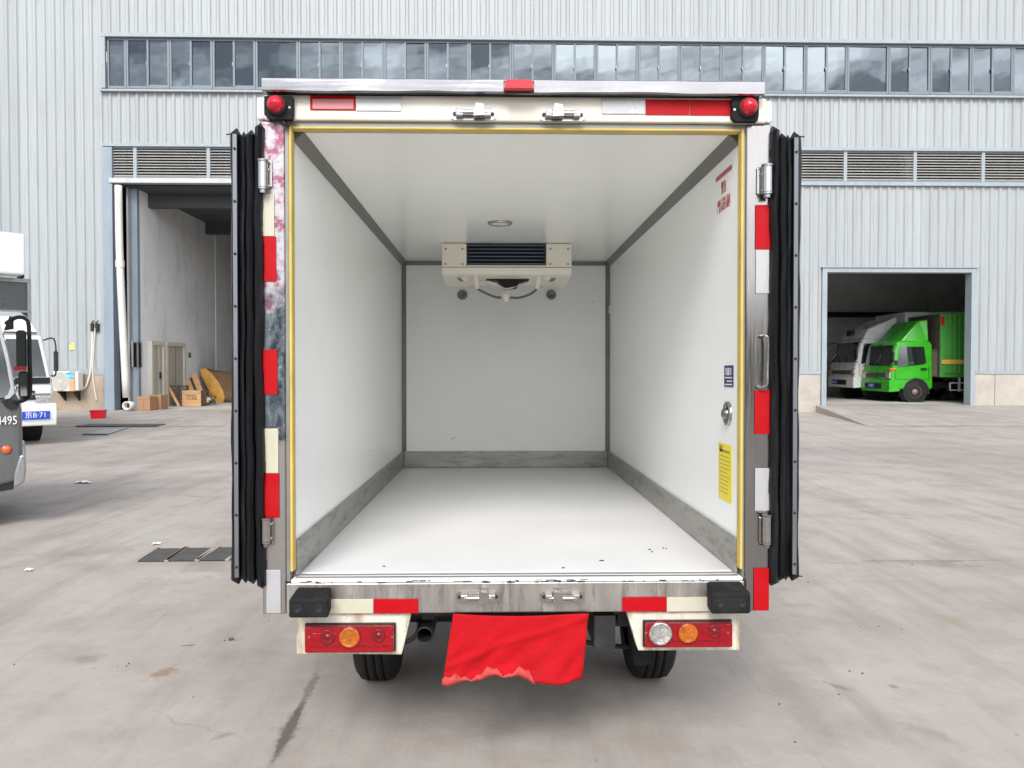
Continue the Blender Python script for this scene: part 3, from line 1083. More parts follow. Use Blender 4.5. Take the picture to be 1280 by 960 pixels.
def ac_unit():
    p0, p1 = at_y(66.5, 489, YB - .45), at_y(92, 464, YB - .45)
    p2 = at_y(101, 489, YB - .2)
    r = empty('air_conditioner', (p0.x, YB, p0.z), label='cream outdoor air conditioner unit with blue sticker mounted low on the wall', cat='air conditioner')
    wd, h = p1.x - p0.x + .02, p1.z - p0.z
    MB().box(0, wd, -.45, -.12, 0, h).build('casing', M['acbody'], r, bevel=.015)
    MB().box(wd + .001, wd + .10, -.43, -.14, .02, h - .02).build('valve_cover', M['acbody'], r, bevel=.02)
    MB().box(wd * .76, wd + .004, -.456, -.449, .004, h - .004).build('corner_strip', M['acorange'], r)
    c = (wd * .33, -.45, h * .5)
    g = MB()
    for k in range(1, 7):
        rr = h * .46 * k / 6
        g.lathe(c, (0, -1, 0), [(.0, rr - .012), (.018, rr - .008), (.018, rr + .002), (0, rr + .004)], 28)
    for k in range(8):
        q = PI * k / 8
        d = Vector((math.cos(q), 0, math.sin(q))) * h * .46
        g.cyl(Vector(c) - d + Vector((0, -.016, 0)), Vector(c) + d + Vector((0, -.016, 0)), .005, n=6)
    MB().cyl((c[0], -.449, c[2]), (c[0], -.455, c[2]), h * .47, n=28).build('fan_opening', M['acgrille'], r)
    g.build('fan_grille', M['acbody'], r)
    st = MB().box(wd * .60, wd * .97, -.459, -.457, h * .62, h * .93).build('sticker', M['acblue'], r)
    text('lettering', 'Midea', .085, M['white'], st, TM((wd * .785, -.4605, h * .77), FACE_CAM))
    for xx in (.12, wd - .08):
        b = MB().box(xx, xx + .04, -.46, -.05, -.05, -.004)
        b.add([(xx, -.05, -.05), (xx + .04, -.05, -.05), (xx + .04, -.05, -.30), (xx, -.05, -.30), (xx, -.40, -.05), (xx + .04, -.40, -.05)],
              [(0, 1, 2, 3), (0, 4, 5, 1), (2, 5, 4, 3), (0, 3, 4), (1, 5, 2)])
        b.build('bracket', M['black'], r)
    h0 = at_y(103, 486, YB - .1) - r.location
    pts = [h0, at_y(108, 482, YB - .1) - r.location, at_y(113, 465, YB - .08) - r.location, at_y(115, 440, YB - .08) - r.location, at_y(116, 412, YB - .06) - r.location]
    MB().tube(pts, .032).build('refrigerant_pipe', M['hose'], r)


ac_unit()
p = at_y(117, 411, YB)
r = empty('hanging_hose', (p.x, YB, p.z), label='thin white hose hanging from a wall tap beside the air conditioner', cat='hose')
MB().tube([at_y(a, b, YB - .07) - r.location for a, b in ((119, 410), (117, 440), (116, 465), (118, 485), (121, 501))], .020).build('hose', M['hose'], r)
for a in (116, 122):
    q = at_y(a, 410, YB - .05) - r.location
    MB().box(q.x - .04, q.x + .04, -.11, 0.0, q.z - .1, q.z + .13).cyl((q.x, -.13, q.z + .13), (q.x + .05, -.1, q.z + .22), .02).build('wall_tap', M['black'], r)
p = at_y(92, 433, YB)
r = empty('wall_notice', (p.x, YB - .048, p.z - .1), label='small yellow paper notice stuck on the ribbed wall above the air conditioner', cat='notice')
MB().add([(-.1, 0, 0), (.10, 0, .0), (.10, 0, .15), (.07, -.006, .19), (-.02, -.004, .21), (-.1, 0, .13), (-.1, .004, 0), (.10, .004, 0), (.10, .004, .15), (.07, -.002, .19), (-.02, 0, .21), (-.1, .004, .13)],
         [(0, 1, 2, 3, 4, 5), (6, 11, 10, 9, 8, 7), (0, 6, 7, 1), (1, 7, 8, 2), (2, 8, 9, 3), (3, 9, 10, 4), (4, 10, 11, 5), (5, 11, 6, 0)]).build('paper', M['note'], r)
# red tub
p = at_z(123, 524, .02)
r = empty('red_tub', (p.x, min(p.y, YB - .5), .03), (0, 0, R(8)), label='small red plastic tub on the ground by the stained wall base', cat='tub')
m = MB()
m.prism([(-.145, -.12), (.145, -.12), (.145, .12), (-.145, .12)], 0, .22, 'z', inset=[(-.165, -.14), (.165, -.14), (.165, .14), (-.165, .14)])
m.build('tub', M['redplastic'], r, bevel=.012)
MB().box(-.175, .175, -.15, .15, .205, .232).build('rim', M['redplastic'], r, bevel=.006)


def hall_at(px, py, z=.09): return at_z(px, py, z)


# cardboard boxes
def carton(px, py, wd, dp, h, rz, label):
    p = hall_at(px, py)
    r = empty('cardboard_box', (p.x, p.y, .09), (0, 0, rz), label=label, cat='box', group='cardboard boxes by the hall doors')
    MB().box(-wd / 2, wd / 2, 0, dp, 0, h).build('carton', M['cardboard'], r, bevel=.006)
    MB().box(-wd / 2 - .001, wd / 2 + .001, dp / 2 - .03, dp / 2 + .03, h - .03, h + .001).build('tape', M['crate'], r)
    MB().box(-wd / 2 + .01, wd / 2 - .01, -.003, .0, h * .78, h * .80).box(-.004, .004, -.003, 0, 0, h * .77).build('flap_seam', M['brown'], r)
    return r


carton(179.5, 513, .40, .40, .42, R(-6), 'low brown cardboard box nearest the drain pipe on the hall floor')
carton(193.5, 512, .38, .45, .44, R(-3), 'brown cardboard box in the middle of the row beside the drain pipe')
carton(199, 505, .42, .4, .66, R(-8), 'tall brown cardboard box standing against the narrow hall door')

# leaning slatted pallet
def pallet(px, py, wd, h, tilt, rz, label, mats, nsl):
    p = hall_at(px, py)
    r = empty('pallet', (p.x, p.y, .09), (0, 0, rz), label=label, cat='pallet', group='pallets leaning in the hall')
    T = Matrix.Rotation(-tilt, 4, 'X')
    for k in range(nsl):
        z = h * (k + .15) / nsl
        m = MB().box(-wd / 2, wd / 2, 0, .022, z, z + h / nsl * .62, T)
        m.build('slat', M[mats[0]], r)
    for xx in (-wd / 2, 0, wd / 2 - .07):
        MB().box(xx, xx + .07, .024, .12, 0, h, T).build('stringer', M[mats[1]], r)
    MB().box(-wd / 2 - .05, -wd / 2 - .002, -.02, .12, 0, h * 1.02, T).build('edge_board', M['wood'], r)
    return r


p = at_y(219, 508, 25.9)
r = empty('pallet', (p.x, p.y, .09), label='dark slatted pallet leaning with a pale orange edge board before the double door', cat='pallet')
PH = .74
def pedge(z): return .14 - .46 * z / PH
for k in range(7):
    z = PH * (k + .1) / 7
    T_ = Matrix.Rotation(R(-16), 4, 'X')
    MB().box(pedge(z) + .02, .34, 0, .022, z, z + PH / 7 * .6, T_).build('slat', M['darkwood_or_shade'], r)
for xx in (.0, .27):
    MB().box(xx, xx + .07, .024, .10, 0, PH * .98, Matrix.Rotation(R(-16), 4, 'X')).build('stringer', M['darkwood_or_shade'], r)
L_e = math.hypot(.46, PH)
MB().box(-.05, .035, -.03, .05, 0, L_e, Matrix.Rotation(R(-16), 4, 'X') @ Matrix.Translation((.14, 0, 0)) @ Matrix.Rotation(-math.atan2(.46, PH), 4, 'Y')).build('edge_board', M['wood'], r)
p = hall_at(230, 502)
# planks leaning together
for k, (px, lb) in enumerate(((246, 'pale wooden plank leaning left of its twin behind the wooden crate'), (257, 'pale wooden plank leaning against the ochre board behind the crate'))):
    p = at_y(px, 501, 27.5)
    r = empty('wooden_plank', (p.x, p.y, .09), label=lb, cat='plank', group='planks leaning behind the crate')
    T = Matrix.Rotation(R(-18), 4, 'X') @ Matrix.Rotation(R(-26), 4, 'Y')
    MB().box(-.10, .08, 0, .05, 0, 1.22, T).build('board', M['wood'], r, bevel=.004)
    MB().box(-.32, -.105, .03, .06, 0, 1.15, T).build('backing_board', M['darkwood_or_shade'], r)
# wooden crate
p = hall_at(240, 508)
r = empty('wooden_crate', (p.x, p.y, .09), (0, 0, R(-2)), label='square brown wooden crate with printed lines standing before the planks', cat='crate')
cw, ch = .58, .53
for k in range(4):
    MB().box(-cw / 2, cw / 2, -.02, 0, k * ch / 4 + .003, (k + 1) * ch / 4 - .003).build('board', M['crate'], r)
for s_ in (-1, 1):
    MB().box(s_ * cw / 2 - .02, s_ * cw / 2 + .02, -.035, -.021, 0, ch).build('batten', M['crate'], r)
MB().box(-cw / 2 + .01, cw / 2 - .01, 0, .5, 0, ch - .01).build('body', M['brown'], r)
text('lettering', '易碎物品\n小心轻放', .09, M['darkwood_or_shade'], r, TM((0, -.023, ch * .55), FACE_CAM))
p = hall_at(259, 506)
r = empty('scrap_bundle', (p.x, p.y, .09), label='crumpled white and brown packing scraps beside the crate', cat='scraps')
m = MB()
for k in range(14):
    q = Vector((random.uniform(-.17, .17), random.uniform(0, .3), random.uniform(.05, .42)))
    T = Matrix.Translation(q) @ Euler((random.uniform(0, 3), random.uniform(0, 3), random.uniform(0, 3))).to_matrix().to_4x4()
    m.box(-.10, .10, -.06, .06, -.01, .01, T)
m.build('scraps', M['brown'], r)
m = MB()
for k in range(4):
    q = Vector((random.uniform(-.1, .1), random.uniform(-.08, -.02), random.uniform(.1, .35)))
    T = Matrix.Translation(q) @ Euler((random.uniform(0, 3), random.uniform(0, 3), random.uniform(0, 3))).to_matrix().to_4x4()
    m.box(-.07, .07, -.05, .05, -.008, .008, T)
m.build('paper_scraps', M['paper'], r)
# big ochre curved board
p = hall_at(281, 503)
r = empty('curved_board', (p.x, p.y, .09), (0, 0, R(0)), label='large ochre curved shell leaning on its edge at the hall wall', cat='board')
q0 = p
def cb(px, py): return at_y(px, py, p.y) - r.location
out_ = [cb(*k) for k in ((250, 462), (257, 460), (264, 466), (272, 476), (279, 488), (281, 497), (279, 503), (270, 503), (264, 494), (258, 482), (252, 470))]
m = MB()
n_ = len(out_)
rows = 6
vs = []
for k in range(rows):
    t = k / (rows - 1)
    for q in out_:
        vs.append((q.x + t * 1.1, q.y + 1.0 * t + .30 * math.sin(PI * t) * 0, q.z * (1 - .22 * t) + (.0 if k else 0)))
fs = []
for k in range(rows - 1):
    for j in range(n_):
        fs.append((k * n_ + j, k * n_ + (j + 1) % n_, (k + 1) * n_ + (j + 1) % n_, (k + 1) * n_ + j))
fs.append(tuple((rows - 1) * n_ + j for j in range(n_)))
m.add(vs, fs, True)
m.build('shell', M['brown'], r)
c_ = sum(out_, Vector()) / n_
m = MB().add([tuple(c_ + Vector((0, -.10, 0)))] + [tuple(q + Vector((0, -.005, 0))) for q in out_], [(0, j + 1, (j + 1) % n_ + 1) for j in range(n_)], True)
m.build('face_board', M['ochre'], r)
# green sticker
y_, z_ = along(237, 444)
r = empty('wall_sign', (XI + .003, YB + y_, z_), label='tiny green square sign on the white hall wall right of the double door', cat='sign')
MB().box(0, .008, -.12, .12, -.09, .09).build('plate', M['green'], r)
# white broom board leaning at the door
y_, z_ = along(219, 466)
p = hall_at(221, 503)
p = at_y(221, 500, 26.7)
r = empty('white_board', (p.x, p.y, .09), label='narrow white board leaning against the beige double door', cat='board')
MB().box(-.05, .05, 0, .03, 0, 1.1, Matrix.Rotation(R(-10), 4, 'X') @ Matrix.Rotation(R(-6), 4, 'Y')).build('board', M['paper'], r)
MB().box(-.12, -.055, .01, .04, .5, .95, Matrix.Rotation(R(-10), 4, 'X') @ Matrix.Rotation(R(-6), 4, 'Y')).build('dark_panel', M['dark'], r)

# ------------------------------------------------------------------ trucks parked around (front faces -X of its own frame, near side at y=0)
def wheel(parent, x, y, z, rad, wd, side, rim='rimgrey', n=28):
    # side -1: outer face toward -y
    o = y
    s_ = side
    w_ = MB().lathe((x, o, z), (0, s_, 0), [(-wd, rad * .6), (-wd, rad * .93), (-wd * .88, rad), (-wd * .12, rad), (0, rad * .93), (0, rad * .60)], n).build('wheel', M['tyre'], parent)
    m = MB().lathe((x, o, z), (0, s_, 0), [(-.02, rad * .62), (.0, rad * .60), (-.03, rad * .54), (-.05, rad * .40), (.0, rad * .26), (.0, rad * .16), (.03, rad * .14), (.03, .001)], n)
    m.build('rim', M[rim], w_)
    b = MB()
    for k in range(6):
        q = 2 * PI * k / 6
        b.cyl((x + math.cos(q) * rad * .22, o, z + math.sin(q) * rad * .22), (x + math.cos(q) * rad * .22, o + s_ * .02, z + math.sin(q) * rad * .22), rad * .035, n=8)
    b.build('wheel_bolts', M['black'], w_)
    return w_


def light_truck(name, loc, rz, label, P):
    r = empty(name, loc, (0, 0, rz), label=label, cat='truck')
    W, L, Hc, cl = P['W'], P['L'], P['H'], P['clear']
    body = M[P['paint']]
    bel = cl + (Hc - cl) * .46
    prof = [(.06, cl), (.0, cl + .12), (.0, bel - .16), (.04, bel), (P['rake'], Hc - .12), (P['rake'] + .14, Hc), (L - .1, Hc), (L, Hc - .12), (L, cl + .12), (L - .02, cl)]
    ins = .07
    m = MB()
    n_ = len(prof)
    def yv(z, s_): return (ins * max(0, (z - bel) / (Hc - bel))) if s_ == 0 else W - ins * max(0, (z - bel) / (Hc - bel))
    va = [(x, yv(z, 0), z) for x, z in prof]
    vb = [(x, yv(z, 1), z) for x, z in prof]
    m.add(va + vb, [(i, (i + 1) % n_, n_ + (i + 1) % n_, n_ + i) for i in range(n_)] + [tuple(range(n_))[::-1], tuple(range(n_, 2 * n_))])
    m.build('cab', body, r, bevel=P.get('bev', .075), seg=4)
    # windscreen
    def fx(z): return .04 + (P['rake'] - .04) * (z - bel) / (Hc - .12 - bel)
    z0, z1 = bel + .05, Hc - .15
    def scr(y0, y1, za, zb, d):
        return [(fx(za) - d, y0 + ins * (za - bel) / (Hc - bel), za), (fx(za) - d, y1 - ins * (za - bel) / (Hc - bel), za),
                (fx(zb) - d, y1 - ins * (zb - bel) / (Hc - bel), zb), (fx(zb) - d, y0 + ins * (zb - bel) / (Hc - bel), zb)]
    a = scr(.10, W - .10, z0, z1, .012)
    b = scr(.10, W - .10, z0, z1, -.02)
    m = MB().add(a + b, [(0, 1, 2, 3), (0, 4, 5, 1), (1, 5, 6, 2), (2, 6, 7, 3), (3, 7, 4, 0)])
    m.build('windscreen', M['autoglass'], r)
    for y_ in (W * .3, W * .62):
        MB().cyl((fx(z0) - .03, y_, z0 + .02), (fx(z0 + .3) - .035, y_ + .35, z0 + .22), .010, n=6).build('wiper', M['black'], r)
    # side windows and door outlines
    for s_ in (0, 1):
        yy = lambda z: yv(z, s_) + (-.012 if s_ == 0 else .012)
        yi = lambda z: yv(z, s_) + (.02 if s_ == 0 else -.02)
        zb, zt = bel + .02, Hc - .2
        pts = [(fx(zb) + .18, zb - .02), (fx(zt) + .14, zt), (L - .30, zt), (L - .24, bel + .14), (L - .34, bel + .10)]
        m = MB()
        m.add([(x, yy(z), z) for x, z in pts] + [(x, yi(z), z) for x, z in pts],
              [tuple(range(5)), tuple(range(9, 4, -1))] + [(i, (i + 1) % 5, 5 + (i + 1) % 5, 5 + i) for i in range(5)])
        m.build('side_window', M['autoglass'], r)
        d = MB()
        e = .008
        yo = -e if s_ == 0 else W + e
        ya, yb = min(yo, yo + (.02 if s_ == 0 else -.02)), max(yo, yo + (.02 if s_ == 0 else -.02))
        d.box(.16, .168, ya, yb, cl + .35, bel)
        d.box(L - .15, L - .142, ya, yb, cl + .35, bel + .02)
        d.box(.168, L - .15, ya + .001, yb - .001, cl + .34, cl + .348)
        dr = d.build('door_gap', M['black'], r)
        MB().box(L - .42, L - .22, yo - .012, yo + .012, bel - .10, bel - .03).build('door_handle', M['dark'], r, bevel=.008)
        # mirror
        sy = -1 if s_ == 0 else 1
        yb0 = 0 if s_ == 0 else W
        mo = P.get('mo', .24)
        mw = P.get('mw', .09)
        MB().tube([(.12, yb0, bel + .06), (-.06, yb0 + sy * mo * .83, bel + .1), (-.08, yb0 + sy * mo, bel + .5), (.05, yb0 + sy * mo * .66, Hc - .14), (P['rake'] + .05, yb0 - sy * .05, Hc - .16)], .014, 6).build('mirror_arm', M['black'], r)
        mh = MB().box(-.10, -.04, yb0 + sy * mo - mw, yb0 + sy * mo + mw, bel + .14, bel + .50).build('mirror', M['black'], r, bevel=.02)
        MB().box(-.039, -.034, yb0 + sy * mo - mw * .8, yb0 + sy * mo + mw * .8, bel + .17, bel + .47).build('mirror_glass', M['mirror'], mh)
    # grille, lamps, bumper, plate
    MB().box(-.02, .02, .30, W - .30, cl + .40, cl + .54).build('grille', M['dark'], r, bevel=.01)
    m = MB()
    for k in range(3): m.box(-.03, -.021, .34, W - .34, cl + .42 + k * .04, cl + .432 + k * .04)
    m.build('grille_bar', M['greylight'], r)
    for y0 in (.03, W - .30):
        hl = P.get('hl', 0)
        h_ = MB().box(-.03, .06, y0, y0 + .27, cl + .36 + hl * .5, cl + .56 + hl).build('headlight', M['clear'], r, bevel=.03, seg=3)
        if not P.get('nosig'): MB().box(-.022, .10, y0 + (-.012 if y0 < .5 else .19), y0 + (.08 if y0 < .5 else .282), cl + .565, cl + .64).build('turn_signal', M['orange'], r, bevel=.02)
    kb = P.get('bump', 1)
    MB().prism([(-.10 * kb, cl - .08), (-.12 * kb, cl + .08), (-.11 * kb, cl + .30), (.1, cl + .33), (.3, cl + .30), (.3, cl - .05)], -.005, W + .005, 'y').build('bumper', M[P.get('bumper', P['paint'])], r, bevel=.03, seg=3)
    py_ = P.get('plate_y', W / 2)
    MB().box(-.122 * kb - .002, -.11 * kb, .42 * W - .62 * .5, .42 * W + .85, cl + .02, cl + .20).build('bumper_intake', M['dark'], r, bevel=.006)
    pl = MB().box(-.122 * kb - .015, -.122 * kb - .003, py_ - .22, py_ + .22, cl + .04, cl + .18).build('number_plate', M['plateblue'], r)
    text('plate_characters', P['plate'], .12, M['white'], pl, TM((-.122 * kb - .0165, py_, cl + .11), (PI / 2, 0, -PI / 2)))
    if P.get('badge'):
        t_, by, bzz, sz = P['badge']
        text('badge', t_, sz, M['dark'], r, TM((-.004, by, bzz), (PI / 2, 0, -PI / 2)), ext=.004)
    # fenders, wheels, chassis
    wr = P['wr']
    wx = P['wx']
    for s_ in (0, 1):
        yo = 0 if s_ == 0 else W
        sg = -1 if s_ == 0 else 1
        m = MB().cyl((wx, yo + sg * .006, wr + .02), (wx, yo - sg * .3, wr + .02), wr * 1.16, n=32)
        m.build('wheel_arch', M['dark'], r)
        wheel(r, wx, yo + sg * .012, wr, wr, .22, sg, P.get('rim', 'rimgrey'))
        wheel(r, P['wx2'], yo + sg * .012, wr, wr, .22, sg, P.get('rim', 'rimgrey'))
        m = MB()
        for k in range(9):
            q0_, q1_ = R(-10 + 12 * k), R(-10 + 12 * (k + 1))
            rr = wr * 1.18
            for q in ((q0_, q1_),):
                pa = [(wx + math.cos(q[0]) * rr, wr + math.sin(q[0]) * rr), (wx + math.cos(q[1]) * rr, wr + math.sin(q[1]) * rr),
                      (wx + math.cos(q[1]) * (rr + .05), wr + math.sin(q[1]) * (rr + .05)), (wx + math.cos(q[0]) * (rr + .05), wr + math.sin(q[0]) * (rr + .05))]
                m.prism(pa, yo + sg * .03, yo - sg * .25, 'y')
        m.build('mudguard', M['black'], r)
    BL = P['BL']
    MB().box(.5, L + BL, W * .3, W * .36, .45, .65).box(.5, L + BL, W * .64, W * .70, .45, .65).build('chassis_rail', M['black'], r)
    # cargo box
    bz0, bz1, bx0 = P['bz0'], P['bz1'], L + P['gap']
    MB().box(bx0, bx0 + BL, -.06, W + .06, bz0, bz1).build('cargo_box', M[P['box']], r, bevel=.02)
    if P.get('ribs'):
        rb = MB().prism([(-.05, -.0), (-.03, -.035), (.03, -.035), (.05, 0)], bz0 + .14, bz1 - .06, 'z').mesh('box_rib', M[P['box']])
        k = bx0 + .16
        while k < bx0 + BL - .1:
            inst('box_rib', rb, r, (k, -.061, 0))
            k += .16
    return r


# green box truck and white truck inside the garage
gz = zG + .004
gp = at_y(1113, 492, 25.2)
green = light_truck('green_truck', (gp.x, 25.2, gz), 0, 'bright green box truck with roof deflector parked inside the right garage door',
                    dict(W=1.95, L=1.42, H=2.03, clear=.42, rake=.17, bev=.11, bump=.4, paint='truckgreen', box='boxgreen', plate='G·Z2', plate_y=1.2, wr=.345, wx=.82, wx2=3.9, BL=4.2,
                         gap=.20, bz0=.82, bz1=2.92, ribs=True, rim='rim'))
# raised roof deflector: a sloped fairing on the cab roof
m = MB()
W_, L_, Hc_ = 1.95, 1.42, 2.03
lo = [(.40, .16, Hc_ - .02), (.40, W_ - .16, Hc_ - .02), (1.30, W_ - .08, Hc_ - .02), (1.30, .08, Hc_ - .02)]
hi = [(1.02, .20, Hc_ + .66), (1.02, W_ - .20, Hc_ + .66), (1.30, W_ - .14, Hc_ + .70), (1.30, .14, Hc_ + .70)]
m.add(lo + hi, [(0, 1, 5, 4), (1, 2, 6, 5), (2, 3, 7, 6), (3, 0, 4, 7), (4, 5, 6, 7)])
m.build('roof_deflector', M['truckgreen'], green, bevel=.04, seg=3)
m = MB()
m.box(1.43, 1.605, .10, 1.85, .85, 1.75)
m.build('front_panel_frame', M['darkwood_or_shade'], green)
MB().box(1.612, 1.6195, .0, 1.95, .86, 2.88).build('box_front_shade', M['darkwood_or_shade'], green)  # dark sheet stands in for the cab's shade on the box front
m = MB()
for z_ in (1.80, 2.45): MB().cyl((1.42, -.02, z_), (1.61, -.02, z_), .018, n=6).build('tie_bar', M['black'], green)
MB().box(1.63, 5.8, -.105, -.068, 1.26, 1.40).build('yellow_stripe', M['ochre'], green)
MB().box(1.625, 1.70, -.12, -.065, 2.55, 2.82).build('marker_light', M['reddome'], green)
m = MB()
m.box(1.95, 3.3, -.02, .01, .62, .66).box(1.95, 3.3, -.02, .01, .38, .42).box(1.95, 1.99, -.022, .012, .38, .66).box(2.25, 2.31, -.03, .02, .36, .82)
m.build('side_guard', M['rimgrey'], green)
text('door_lettering', '江淮汽车', .09, M['boxgreen'], green, TM((.60, -.010, 1.28), FACE_CAM))
MB().box(.12, .22, -.02, .004, 1.22, 1.38).build('indicator_pod', M['dark'], green, bevel=.01)
MB().box(-.035, .20, -.02, .10, 1.055, 1.12).build('corner_lamp', M['orange'], green, bevel=.02)

wp = at_y(1068, 492, 27.2)
wg = light_truck('white_truck', (wp.x, 27.2, gz), 0, 'white truck with tall roof fairing half hidden behind the green truck in the garage',
                 dict(W=2.05, L=1.6, H=2.2, clear=.5, rake=.24, bev=.10, bump=.4, paint='truckwhite', box='truckwhite', plate='京A·5K2', plate_y=1.5, wr=.40, wx=.85, wx2=4.0, BL=4.4,
                      gap=.16, bz0=.85, bz1=3.1))
m = MB()
lo = [(.34, .10, 2.18), (.34, 1.95, 2.18), (1.55, 2.0, 2.18), (1.55, .05, 2.18)]
hi = [(.55, .16, 2.52), (.55, 1.89, 2.52), (1.55, 1.95, 2.95), (1.55, .10, 2.95)]
m.add(lo + hi, [(0, 1, 5, 4), (1, 2, 6, 5), (2, 3, 7, 6), (3, 0, 4, 7), (4, 5, 6, 7)])
m.build('roof_fairing', M['truckwhite'], wg, bevel=.04, seg=3)
text('fairing_lettering', '帅铃', .34, M['dark'], wg, TM((.43, 1.30, 2.36), (PI / 2 - .2, 0, -PI / 2)), ext=.01)

# white reefer truck at the left wall, facing the camera
YL = 14.0
pr = at_y(67.5, 500, YL)
W_ = 2.0
wl = light_truck('white_truck', (pr.x, YL, 0), R(134), 'white refrigerated truck facing the yard with a blue plate beside the grey truck',
                 dict(W=W_, L=1.6, H=2.02, clear=.42, rake=.36, hl=-.10, bev=.10, paint='truckwhite', box='truckgrey', plate='京B·71', plate_y=.32, wr=.36, wx=1.15, wx2=4.2, BL=4.2,
                      gap=.12, bz0=.75, bz1=3.06, badge=None, nosig=True, mo=.02, mw=.035))
# local frame: -x local faces -Y world, y local -> -X world; so y local = 0 is the right edge seen from the yard
# roof fairing, refrigeration unit on the box front, front stripe and lamp details
m = MB()
lo = [(.36, .14, 2.0), (.36, 1.86, 2.0), (1.5, 1.92, 2.0), (1.5, .08, 2.0)]
hi = [(.75, .2, 2.28), (.75, 1.8, 2.28), (1.5, 1.86, 2.42), (1.5, .14, 2.42)]
m.add(lo + hi, [(0, 1, 5, 4), (1, 2, 6, 5), (2, 3, 7, 6), (3, 0, 4, 7), (4, 5, 6, 7)])
m.build('roof_fairing', M['truckwhite'], wl, bevel=.04, seg=3)
m = MB()
m.box(1.66, 1.72, -.065, .0, .75, 3.07).box(1.66, 1.72, -.064, 2.06, 3.0, 3.075).box(1.66, 1.72, -.064, 2.06, 2.42, 2.46)
m.build('box_edge_frame', M['greylight'], wl)
u = MB().box(1.15, 1.70, .14, 1.86, 3.09, 3.86).build('refrigeration_unit', M['truckwhite'], wl, bevel=.05, seg=3)
MB().box(1.60, 1.72, .06, .16, 3.60, 3.80).box(1.60, 1.72, .06, .16, 3.08, 3.14).build('unit_bracket', M['dark'], u)
MB().box(-.022, .02, .06, 1.94, .885, .91).build('front_stripe', M['greylight'], wl)
MB().box(-.03, .03, .30, 1.97, .80, .85).build('front_stripe', M['dark'], wl)
text('badge', 'MA', .16, M['dark'], wl, TM((-.012, .48, .985), (PI / 2, 0, -PI / 2)), ext=.003)
MB().box(-.014, .08, .06, 1.94, 1.08, 1.19).build('cowl_panel', M['dark'], wl, bevel=.01)

# grey small truck at the left edge, its side toward the camera
gpos = at_y(29, 590, 6.7)
GR = R(31)
grey = empty('grey_truck', (gpos.x, gpos.y, 0), (0, 0, GR), label='dark grey small truck cab at the left edge with white door lettering and hoop mirror', cat='truck')
gT = Matrix.Translation((gpos.x, gpos.y, 0)) @ Matrix.Rotation(GR, 4, 'Z')
gI = gT.inverted()


def gl(px, py, y=0.0):
    e, d = gI @ EYE, gI.to_3x3() @ ray(px, py)
    q = e + d * ((y - e.y) / d.y)
    return q


def g2(*pts): return [(gl(*p).x, gl(*p).z) for p in pts]


GW = 1.55
fr = g2((-4, 394), (5, 425), (11, 455), (17, 488), (24, 500), (27, 512), (28, 560), (29, 600))
prof = fr + [(fr[-1][0] - .3, .34), (-2.3, .34), (-2.3, fr[0][1] + .02), (fr[0][0] - .35, fr[0][1] + .05)]
m = MB()
n_ = len(prof)
zt = fr[0][1]
ins = lambda z: .10 * max(0, (z - 1.1) / (zt - 1.1))
va = [(x, ins(z), z) for x, z in prof]
vb = [(x, GW - ins(z), z) for x, z in prof]
m.add(va + vb, [(i, (i + 1) % n_, n_ + (i + 1) % n_, n_ + i) for i in range(n_)] + [tuple(range(n_))[::-1], tuple(range(n_, 2 * n_))])
m.build('cab', M['truckgrey'], grey, bevel=.03, seg=3)
# side glass and pillar
win = g2((-60, 402), (-8, 402), (1, 425), (8, 460), (13, 488), (8, 497), (-60, 499))
def side_sheet(name, pts, mat, d0, d1):
    n_ = len(pts)
    a = [(x, ins(z) - d0, z) for x, z in pts]
    b = [(x, ins(z) + d1, z) for x, z in pts]
    return MB().add(a + b, [tuple(range(n_)), tuple(range(2 * n_ - 1, n_ - 1, -1))] + [(i, (i + 1) % n_, n_ + (i + 1) % n_, n_ + i) for i in range(n_)]).build(name, mat, grey)
side_sheet('side_window', win, M['autoglass'], .008, .02)
pil = g2((-6, 400), (0, 408), (9, 440), (16, 478), (18, 492), (12, 498), (6, 499), (6, 496), (10, 493), (13, 484), (8, 455), (0, 422), (-10, 402))
side_sheet('pillar_trim', pil, M['greylight'], .014, .01)
cow = g2((2, 501), (20, 500), (24, 506), (20, 511), (14, 512), (6, 508))
side_sheet('cowl_vent', cow, M['dark'], .010, .02)
# windscreen across the front
a_, b_ = fr[1], fr[3]
m = MB()
m.add([(a_[0] + .012, .14, a_[1]), (a_[0] + .012, GW - .14, a_[1]), (b_[0] + .012, GW - .09, b_[1]), (b_[0] + .012, .09, b_[1]),
       (a_[0] - .03, .14, a_[1]), (a_[0] - .03, GW - .14, a_[1]), (b_[0] - .03, GW - .09, b_[1]), (b_[0] - .03, .09, b_[1])],
      [(0, 1, 2, 3), (0, 4, 5, 1), (1, 5, 6, 2), (2, 6, 7, 3), (3, 7, 4, 0)])
m.build('windscreen', M['autoglass'], grey)
q = gl(8, 526)
text('door_lettering', '总质量:4495', .105, M['white'], grey, TM((gl(22, 526).x, -.006, q.z), FACE_CAM), align='RIGHT', sx=.72)
q = gl(8, 562)
MB().lathe((q.x, 0, q.z), (0, -1, 0), [(0, .036), (.010, .036), (.017, .025), (.019, .001)], 18).build('side_lamp', M['orange'], grey)
bp = g2((31, 568), (33, 585), (31, 602), (22, 607), (17, 608), (18, 592), (22, 578), (25, 569))
nb = len(bp)
MB().add([(x, -.03, z) for x, z in bp] + [(x, GW + .03, z) for x, z in bp],
         [tuple(range(nb)), tuple(range(2 * nb - 1, nb - 1, -1))] + [(i, (i + 1) % nb, nb + (i + 1) % nb, nb + i) for i in range(nb)]).build('bumper', M['greylight'], grey, bevel=.015)
sk = g2((18, 597), (17, 612), (-60, 625), (-60, 604))
